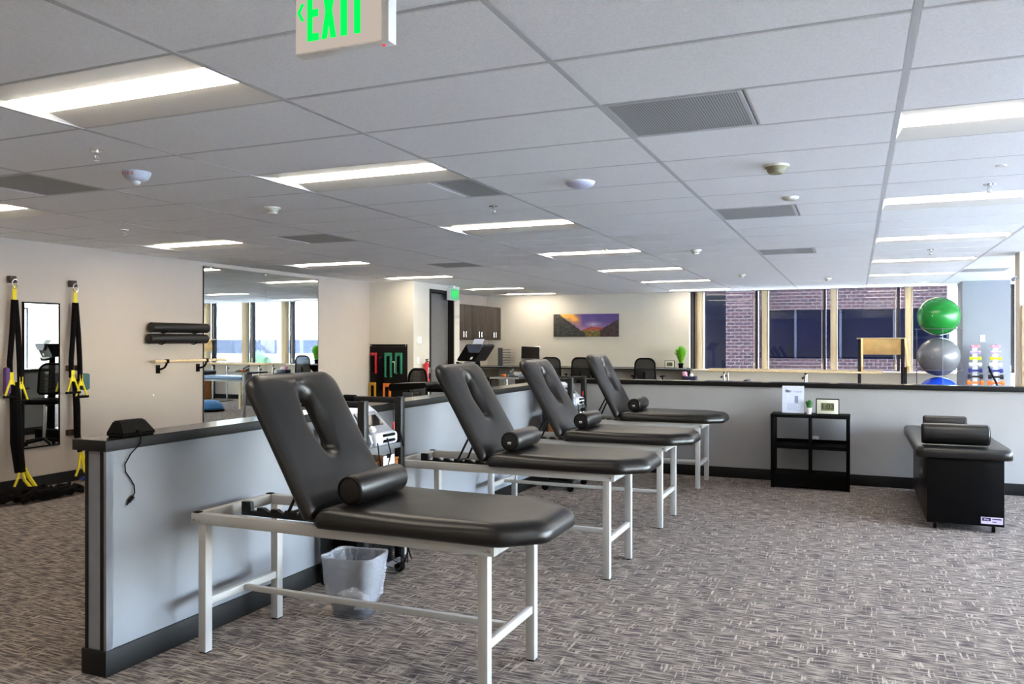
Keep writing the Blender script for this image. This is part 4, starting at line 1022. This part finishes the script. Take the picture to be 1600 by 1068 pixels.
# landscape canvas: printed picture as point colours
def canvas():
    t = thing('landscape_picture', 'wide unframed canvas print of a mountain valley at sunset', 'picture', (-5.43, YB, 1.61))
    x0, x1, z0, z1 = -6.17, -4.69, 1.615, 2.11
    obj('stretcher', B().box(x0, x1, YB - .035, YB, z0, z1), 'cabinet_top', t, 0)
    nx, nz = 150, 54; me = bpy.data.meshes.new('print'); V = []; Fc = []
    for j in range(nz + 1):
        for i in range(nx + 1): V.append((x0 + (x1 - x0) * i / nx, YB - .0362, z0 + (z1 - z0) * j / nz))
    for j in range(nz):
        for i in range(nx): a = j * (nx + 1) + i; Fc.append((a, a + 1, a + nx + 2, a + nx + 1))
    me.from_pydata(V, [], Fc); ca = me.color_attributes.new('print', 'FLOAT_COLOR', 'POINT')
    from mathutils import noise
    def mixc(a, b, t): t = max(0, min(1, t)); return tuple(p + (q - p) * t for p, q in zip(a, b))
    for k in range(len(V)):
        u = (k % (nx + 1)) / nx; v = (k // (nx + 1)) / nz
        n1 = noise.fractal(Vector((u * 9, v * 6, 1)), 1.0, 2.0, 4); n2 = noise.fractal(Vector((u * 22, v * 16, 5)), 1.0, 2.0, 4)
        col = mixc((120, 92, 160), (92, 76, 140), v + n1 * .4); col = mixc(col, (200, 150, 170), (.62 - v) * 2.2 + n1 * .3)
        g = max(0, 1 - abs((v - .98) + (u - .11) * 1.35 - .18) / .42) * max(0, 1 - max(0, u - .30) / .16); col = mixc(col, (250, 180, 80), g * 1.5 + n1 * .7 * g); col = mixc(col, (224, 226, 232), max(0, .6 - abs(u - .62) * 4) * max(0, 1 - abs(v - .55) * 6))
        peak = .30 + .13 * max(0, 1 - abs(u - .57) / .12) + .15 * max(0, 1 - abs(u - .70) / .13) + .03 * n2
        if v < peak and .36 < u < .86: col = mixc((206, 92, 70), (120, 62, 60), .5 + n2 * 1.4)
        if v < .28 + .05 * n2: col = mixc((74, 86, 50), (150, 118, 60), .5 + n2 * 1.2)
        lh = .98 - (u - .09) * 2.05 if u > .09 else 1.1
        if v < lh + .05 * n2 and u < .50: col = mixc((70, 68, 66), (36, 42, 38), .5 + n2 * 1.5 + (.5 - v) * .4); col = mixc(col, (150, 130, 120), (n2 - .25) * 2 * (u < .15 and v > .6))
        rh = .36 + (u - .76) * 1.7
        if v < rh + .05 * n2 and u > .72: col = mixc((86, 62, 60), (46, 40, 48), .5 + n2 * 1.6)
        ca.data[k].color = (*lin(tuple(max(4, c) for c in col)), 1)
    m, n, l, bs = base_mat('canvas_print'); at = n.new('ShaderNodeAttribute'); at.attribute_name = 'print'; l.new(at.outputs['Color'], bs.inputs['Base Color']); bs.inputs['Roughness'].default_value = .6; MATS['canvas_print'] = m
    link('print', me, 'canvas_print', t)
canvas()
def monitor(x, y, z, wd, ht, label, tilt_=.12):
    t = thing('monitor', label, 'monitor', (x, y, z)); M_ = Matrix.Translation((x, y, z + .14)) @ Matrix.Rotation(-tilt_, 4, 'X')
    o = obj('case', B().box(-wd / 2, wd / 2, 0, .025, 0, ht, .004), 'chrome', t); o.data.transform(M_)
    o = obj('screen', B().box(-wd / 2 + .012, wd / 2 - .012, -.002, 0, .03, ht - .01), 'screen', t, 0); o.data.transform(M_)
    obj('stand', B().box(x - .03, x + .03, y + .02, y + .05, z, z + .3, .004).box(x - .10, x + .10, y - .06, y + .10, z, z + .012, .004), 'chrome', t)
monitor(-6.59, 16.62, .966, .45, .30, 'silver rimmed monitor with black screen on the back counter')
t = thing('paper_organizer', 'wire tray organizer in the back corner of the counter', 'organizer', (-7.25, 16.75, .966))
obj('side', B().box(-7.40, -7.29, 16.70, 16.72, .966, 1.37), 'grey_wheel', t, 0)
for q in range(6): obj('tray', B().box(-7.28, -7.06, 16.62, 16.86, 1.03 + .058 * q, 1.034 + .058 * q).box(-7.28, -7.06, 16.62, 16.624, 1.034 + .058 * q, 1.046 + .058 * q), 'grey_wheel', t, 0)
plant((-3.294, 16.65, .966), .055, .10, .17, .40, 'grass', 'black', 'tall bright green grass plant in a black pot by the windows', 420, .006, 'grass_plant')
clock((-3.517, 16.62, .966), .205, .155, 'small cream framed clock on the counter beside the grass plant')
t = thing('tissue_box', 'dark box with pink and white tissues in front of the grass plant', 'box', (-2.96, 15.8, .0))
obj('pedestal', B().box(-3.12, -2.80, 15.68, 15.98, 0, .76, .004), 'black', t); obj('box', B().box(-3.09, -2.83, 15.72, 15.92, .762, .84, .004), 'navy', t)
b = B(); b.ico((-3.05, 15.80, .885), .05, 2, .22).ico((-3.03, 15.80, .83), .04, 2, .2); obj('tissue', b, 'pink_paper', t, 0); obj('tissue', B().ico((-2.92, 15.80, .86), .035, 2, .25), 'white', t, 0)
# task chairs
def make_chair():
    t = thing('office_chair', '', 'office chair', world=False, group='black office chairs'); sh = .62
    s = obj('seat', cushion(rounded([(-.24, -.24), (.24, -.24), (.24, .24), (-.24, .24)], .08), .07, .035, N=48), 'black', t, 60); s.location = Vector((0, 0, sh))
    b = B(); pts = rounded([(-.21, sh + .12), (.21, sh + .12), (.19, sh + .56), (-.19, sh + .56)], [.04, .04, .12, .12], 8)
    b.tube([(p.x, .25 + .05 * math.cos(p.x * 5), p.y) for p in pts], .015, 8, True); obj('back_frame', b, 'black', t)
    b = B(); nx, nz = 8, 6
    for i in range(nx):
        for j in range(nz):
            def Q(i_, j_):
                z = sh + .13 + .42 * j_ / nz; hw_ = (.20 if j_ < nz else .13) - .012 * j_ / nz; xx = -hw_ + 2 * hw_ * i_ / nx; return (xx, .25 + .05 * math.cos(xx * 5), z)
            b.quad(Q(i, j), Q(i + 1, j), Q(i + 1, j + 1), Q(i, j + 1))
    obj('back_mesh', b, 'net', t, 60)
    obj('back_post', B().tube([(0, .05, sh - .03), (0, .27, sh - .02), (0, .325, sh + .12), (0, .315, sh + .30)], .018, 8), 'black', t)
    for s_ in (-1, 1):
        ar = obj('arm', B().tube([(s_ * .22, .05, sh + .01), (s_ * .29, .05, sh + .03), (s_ * .29, .04, sh + .20)], .014, 8), 'black', t); obj('arm_pad', B().box(s_ * .29 - .035, s_ * .29 + .035, -.10, .14, sh + .20, sh + .225, .01), 'black', ar)
    obj('column', B().cyl((0, 0, .10), (0, 0, sh), .025, 14), 'chrome', t)
    for q in range(5):
        a = 2 * PI * q / 5 + .3; lg = obj('base_leg', B().tube([(0, 0, .12), (.30 * math.cos(a), .30 * math.sin(a), .075)], [.026, .018], 8), 'black', t)
        obj('caster', B().cyl((.30 * math.cos(a) - .012, .30 * math.sin(a), .028), (.30 * math.cos(a) + .012, .30 * math.sin(a), .028), .028, 12), 'black', lg)
    return t
CH = make_chair(); CH.location = (-3.76, 15.78, 0); CH.rotation_euler = (0, 0, PI); CH['label'] = 'black mesh office chair in front of the grass plant and small clock'
dup(CH, (-5.82, 15.95, -.07), 'black office chair right of the silver rimmed monitor', rotz=PI + .2)
dup(CH, (-5.06, 15.9, -.03), 'black office chair behind the farthest table\'s backrest', rotz=PI - .15)
for c_ in [o for o in sc.objects if o.get('category') == 'office chair']: c_.location.z = 0
dup(CH, (-6.15, 13.6, 0), 'black office chair left of the small desk with papers', rotz=PI / 2 + .5)
dup(CH, (-4.87, 8.12, 0), 'black mesh office chair in front of the peg board', rotz=-.5)
# small side desk with things on it
t = thing('side_desk', 'small dark desk on a metal leg behind the low wall', 'desk', (-5.15, 12.0, 0))
obj('top', B().box(-5.36, -4.86, 11.78, 12.35, .915, .945, .004), 'cabinet_top', t); obj('edge', B().box(-5.362, -4.858, 11.774, 11.78, .917, .944), 'frame_grey', t, 0)
obj('leg', B().cyl((-5.15, 11.95, .02), (-5.15, 11.95, .915), .03, 14), 'chrome', t); obj('foot', B().cyl((-5.15, 11.95, 0), (-5.15, 11.95, .02), .22, 24), 'black', t)
obj('modesty_panel', B().box(-5.1, -4.88, 12.2, 12.22, .3, .915), 'cabinet', t, 0)
t = thing('orange_cup', 'small orange pot on the side desk', 'pot', (-5.17, 11.9, .946)); obj('pot', B().lathe([(.03, .946), (.045, .975), (.04, .985), (.03, .98)], (-5.17, 11.9, 0), 16), 'orange', t)
t = thing('desk_phone', 'dark desk telephone with curled cord on the side desk', 'telephone', (-5.03, 12.05, .946)); obj('base', B().prism([(11.95, .946), (12.15, .946), (12.15, 1.02), (11.95, .965)], 'x', -5.10, -4.94), 'grey_wheel', t, 20)
obj('handset', B().tube([(-5.11, 11.98, 1.0), (-5.11, 12.05, 1.03), (-5.11, 12.13, 1.05)], [.02, .013, .02], 8), 'grey_wheel', t); obj('cord', B().tube([(-5.12, 11.95, .95), (-5.14, 11.9, .985), (-5.09, 11.87, .96), (-5.06, 11.92, .99), (-5.03, 11.93, .96)], .007, 6), 'teal', t)

# ================================================================== CARDIO MACHINES BEHIND THE NEAR LOW WALL
t = thing('treadmill', 'black treadmill console rising behind the second treatment table', 'treadmill', (-4.3, 8.8, 0))
cx, cy2 = -4.17, 8.74
obj('deck', B().box(cx - 1.75, cx + .15, cy2 - .14, cy2 + .50, .02, .18, .02), 'black', t); obj('belt', B().box(cx - 1.7, cx + .0, cy2 - .05, cy2 + .41, .181, .186), 'screen', t)
obj('mast', B().tube([(cx + .04, cy2 + .05, .15), (cx + .02, cy2 + .05, .8), (cx + .0, cy2 + .05, 1.29)], [.06, .05, .04], 10), 'black', t)
obj('console', B().prism(rounded([(cx - .20, 1.275), (cx + .035, 1.268), (cx + .175, 1.474), (cx - .065, 1.474)], [.015, .04, .025, .04], 4), 'y', cy2 - .10, cy2 + .22), 'black_gloss', t, 30)
obj('console_top', B().prism(rounded([(cx - .02, 1.375), (cx + .10, 1.375), (cx + .165, 1.472), (cx - .06, 1.472)], [.025, .025, .015, .025], 4), 'y', cy2 - .125, cy2 - .098), 'console_blue', t, 30)
obj('tray', B().box(cx - .08, cx + .05, cy2 - .13, cy2 - .04, 1.250, 1.264, .004), 'grey_plastic', t)
obj('logo_badge', B().prism([(cx - .02, 1.295), (cx + .005, 1.295), (cx + .022, 1.325), (cx - .003, 1.325)], 'y', cy2 - .104, cy2 - .100), 'white', t, 0)
obj('grip_bar', B().tube([(cx - .20, cy2 - .08, 1.255), (cx - .08, cy2 - .13, 1.23), (cx + .0, cy2 - .13, 1.23), (cx + .08, cy2 - .08, 1.255)], .014, 8), 'black', t)
t = thing('paper_sheet', 'white papers resting on the treadmill console', 'paper', (cx + .02, cy2 + .02, 1.476)); obj('sheet', B().prism([(cy2 - .03, 1.4745), (cy2 - .026, 1.4745), (cy2 + .03, 1.535), (cy2 + .026, 1.535)], 'x', cx - .02, cx + .11), 'paper', t, 0)
t = thing('recumbent_bike', 'black exercise bike with wide flat console behind the low wall', 'exercise bike', (-4.0, 6.75, 0))
obj('console', B().prism(rounded([(-4.06, 1.035), (-3.66, 1.075), (-3.66, 1.125), (-4.06, 1.105)], .022), 'y', 6.62, 6.86), 'black_gloss', t, 40)
obj('console_arm', B().tube([(-3.72, 6.75, 1.07), (-3.55, 6.85, 1.06), (-3.50, 6.95, .9), (-3.52, 7.0, .4)], .04, 10), 'black', t)
obj('keypad', B().box(-3.90, -3.80, 6.60, 6.625, .985, 1.03, .006), 'grey_wheel', t)
obj('flywheel', B().cyl((-3.86, 6.95, .36), (-3.76, 6.95, .36), .27, 36, round_=.03), 'grey_wheel', t); obj('shroud', B().cyl((-3.90, 6.95, .40), (-3.72, 6.95, .40), .20, 30, round_=.03), 'black_gloss', t)
obj('main_beam', B().tube([(-3.81, 6.5, .12), (-3.81, 7.2, .16), (-3.81, 8.1, .22)], .045, 10), 'black', t)
for y in (6.45, 8.1): obj('foot_bar', B().cyl((-4.1, y, .04), (-3.5, y, .04), .04, 14), 'black', t)
bs = obj('seat', cushion(rounded([(-4.02, 7.7), (-3.60, 7.7), (-3.60, 8.1), (-4.02, 8.1)], .08), .08, .04, N=48), 'blue_vinyl', t, 60); bs.location = Vector((0, 0, .42))
obj('seat_post', B().box(-3.86, -3.76, 7.85, 7.97, .2, .42), 'black', t)
obj('backrest', B().prism([(8.1, .52), (8.16, .52), (8.28, .92), (8.22, .92)], 'x', -4.0, -3.62), 'net', t)
for s_ in (-1, 1): obj('pedal', B().box(-3.81 + s_ * .16 - .05, -3.81 + s_ * .16 + .05, 6.9 + s_ * .1, 7.0 + s_ * .1, .34 + s_ * .12, .37 + s_ * .12, .006).cyl((-3.81, 6.95, .36), (-3.81 + s_ * .12, 6.95 + s_ * .1, .36 + s_ * .12), .014, 8), 'black', t)

# ================================================================== OUTDOORS
struct(obj('ground_outside', B().box(-150, 300, -150, 400, -4.3, -4.2), 'ground_out', smooth=0))
# brick building across the yard
t = thing('brick_building', 'brick building with dark ribbon windows outside the back windows', 'building', (-4, 26, -4.2))
WZ0, WZ1 = 1.00, 2.47
def bw(x0, x1, y0, y1, z0, z1): obj('brick_wall', B().box(x0, x1, y0, y1, z0, z1), 'brick', t, 0)
bw(-2.72, 2.38, 26, 26.4, WZ1, 7); bw(-2.72, 2.38, 26, 26.4, -4.2, WZ0); bw(-3.63, -2.72, 25.2, 26.4, -4.2, 7)
bw(-14, -3.63, 26, 26.4, 3.0, 7); bw(-14, -3.63, 26, 26.4, -4.2, .2); bw(2.28, 2.38, 26.4, 38, -4.2, 7)
for x0, x1 in ((-2.72, -1.72), (-1.70, -.45), (-.43, 1.0), (1.02, 2.38)):
    wn = obj('window', B().box(x0, x1, 26.20, 26.22, WZ0, WZ1), 'dark_glass', t, 0); obj('mullion', B().box(x1 - .01, x1 + .06, 26.12, 26.2, WZ0, WZ1), 'brick_trim', wn, 0)
for x0, x1 in ((-14, -8), (-7.95, -5.6), (-5.55, -3.63)):
    wn = obj('window', B().box(x0, x1, 26.20, 26.22, .2, 3.0), 'dark_glass', t, 0); obj('mullion', B().box(x1 - .05, x1 + .0, 26.12, 26.2, .2, 3.0), 'window_dark', wn, 0)
b = B()
for k_ in range(44): b.box(-2.72 + .116 * k_ + .006, -2.72 + .116 * (k_ + 1) - .006, 25.985, 26.02, WZ0 - .26, WZ0 - .005)
so_ = obj('soldier_course', b, 'brick', t, 0); so_['kind'] = 'stuff'
obj('roof', B().box(-14.2, 2.6, 25.0, 38, 7, 7.3), 'bld_white', t, 0)
# town, trees and hills towards the right
random.seed(21)
def building(x0, x1, y0, y1, h, label, floors):
    t = thing('office_building', label, 'building', ((x0 + x1) / 2, (y0 + y1) / 2, -4.2)); obj('walls', B().box(x0, x1, y0, y1, -4.2, h), 'bld_white', t, 0)
    for q in range(floors):
        z = -3.2 + (h + 3.2) * q / floors + .9; obj('window_band', B().box(x0 + .6, x1 - .6, y0 - .08, y0 - .02, z, z + 1.3), 'bld_glass', t, 0); obj('window_band', B().box(x0 - .08, x0 - .02, y0 + .6, y1 - .6, z, z + 1.3), 'bld_glass', t, 0)
    obj('parapet', B().box(x0 - .2, x1 + .2, y0 - .2, y1 + .2, h, h + .5), 'bld_white', t, 0)
building(34, 58, 62, 78, 2.2, 'low white office building beyond the windows, seen in the tall mirror', 2)
building(62, 95, 52, 70, 3.2, 'long pale office building far off, right of the low white one', 3)
building(30, 44, 10, 30, 2.0, 'pale building across the car park, seen in the narrow mirror', 2)
def tree(x, y, h, r, label):
    t = thing('tree', label, 'tree', (x, y, -4.2)); obj('trunk', B().cyl((x, y, -4.2), (x, y, -4.2 + h * .6), .18, 8), 'trunk', t)
    b = B()
    for q in range(7): b.ico((x + random.uniform(-.5, .5) * r, y + random.uniform(-.5, .5) * r, -4.2 + h * .7 + random.uniform(-.4, .5) * r), r * random.uniform(.5, .75), 2, .18)
    obj('crown', b, 'tree', t, 0)
for q, (x, y, h, r) in enumerate(((30, 46, 4.2, 1.3), (36, 50, 4.4, 1.4), (42, 58, 4.6, 1.6), (30, 54, 4.4, 1.5), (58, 56, 5.0, 1.8), (60, 84, 7.0, 2.4), (22, 12, 4.4, 1.3), (26, 22, 4.2, 1.2), (78, 90, 7.5, 2.6))):
    tree(x, y, h, r, ['round tree nearest the brick building corner', 'second tree out from the brick building', 'tree in front of the low white building', 'tree beside the low white building', 'tree between the two far buildings', 'tall tree behind the low white building', 'tree outside the right windows, nearer one', 'tree outside the right windows, farther one', 'large distant tree on the horizon'][q])
hb = B(); R_ = []
for k_ in range(60):
    a = -1.2 + 2.6 * k_ / 59; d_ = 260; z = 14 + 10 * math.sin(k_ * .35) + 6 * math.sin(k_ * .9 + 1)
    R_.append([Vector((d_ * math.sin(a), d_ * math.cos(a), -6)), Vector(((d_ + 60) * math.sin(a), (d_ + 60) * math.cos(a), z)), Vector(((d_ + 120) * math.sin(a), (d_ + 120) * math.cos(a), -6))])
vs_ = [[hb.bm.verts.new(p) for p in r] for r in R_]
for a, b2 in zip(vs_, vs_[1:]):
    for q in (0, 1): hb.bm.faces.new((a[q], a[q + 1], b2[q + 1], b2[q]))
struct(obj('hills', hb, 'hill', smooth=60))
for o in sc.objects:
    if '_w' in o: del o['_w']
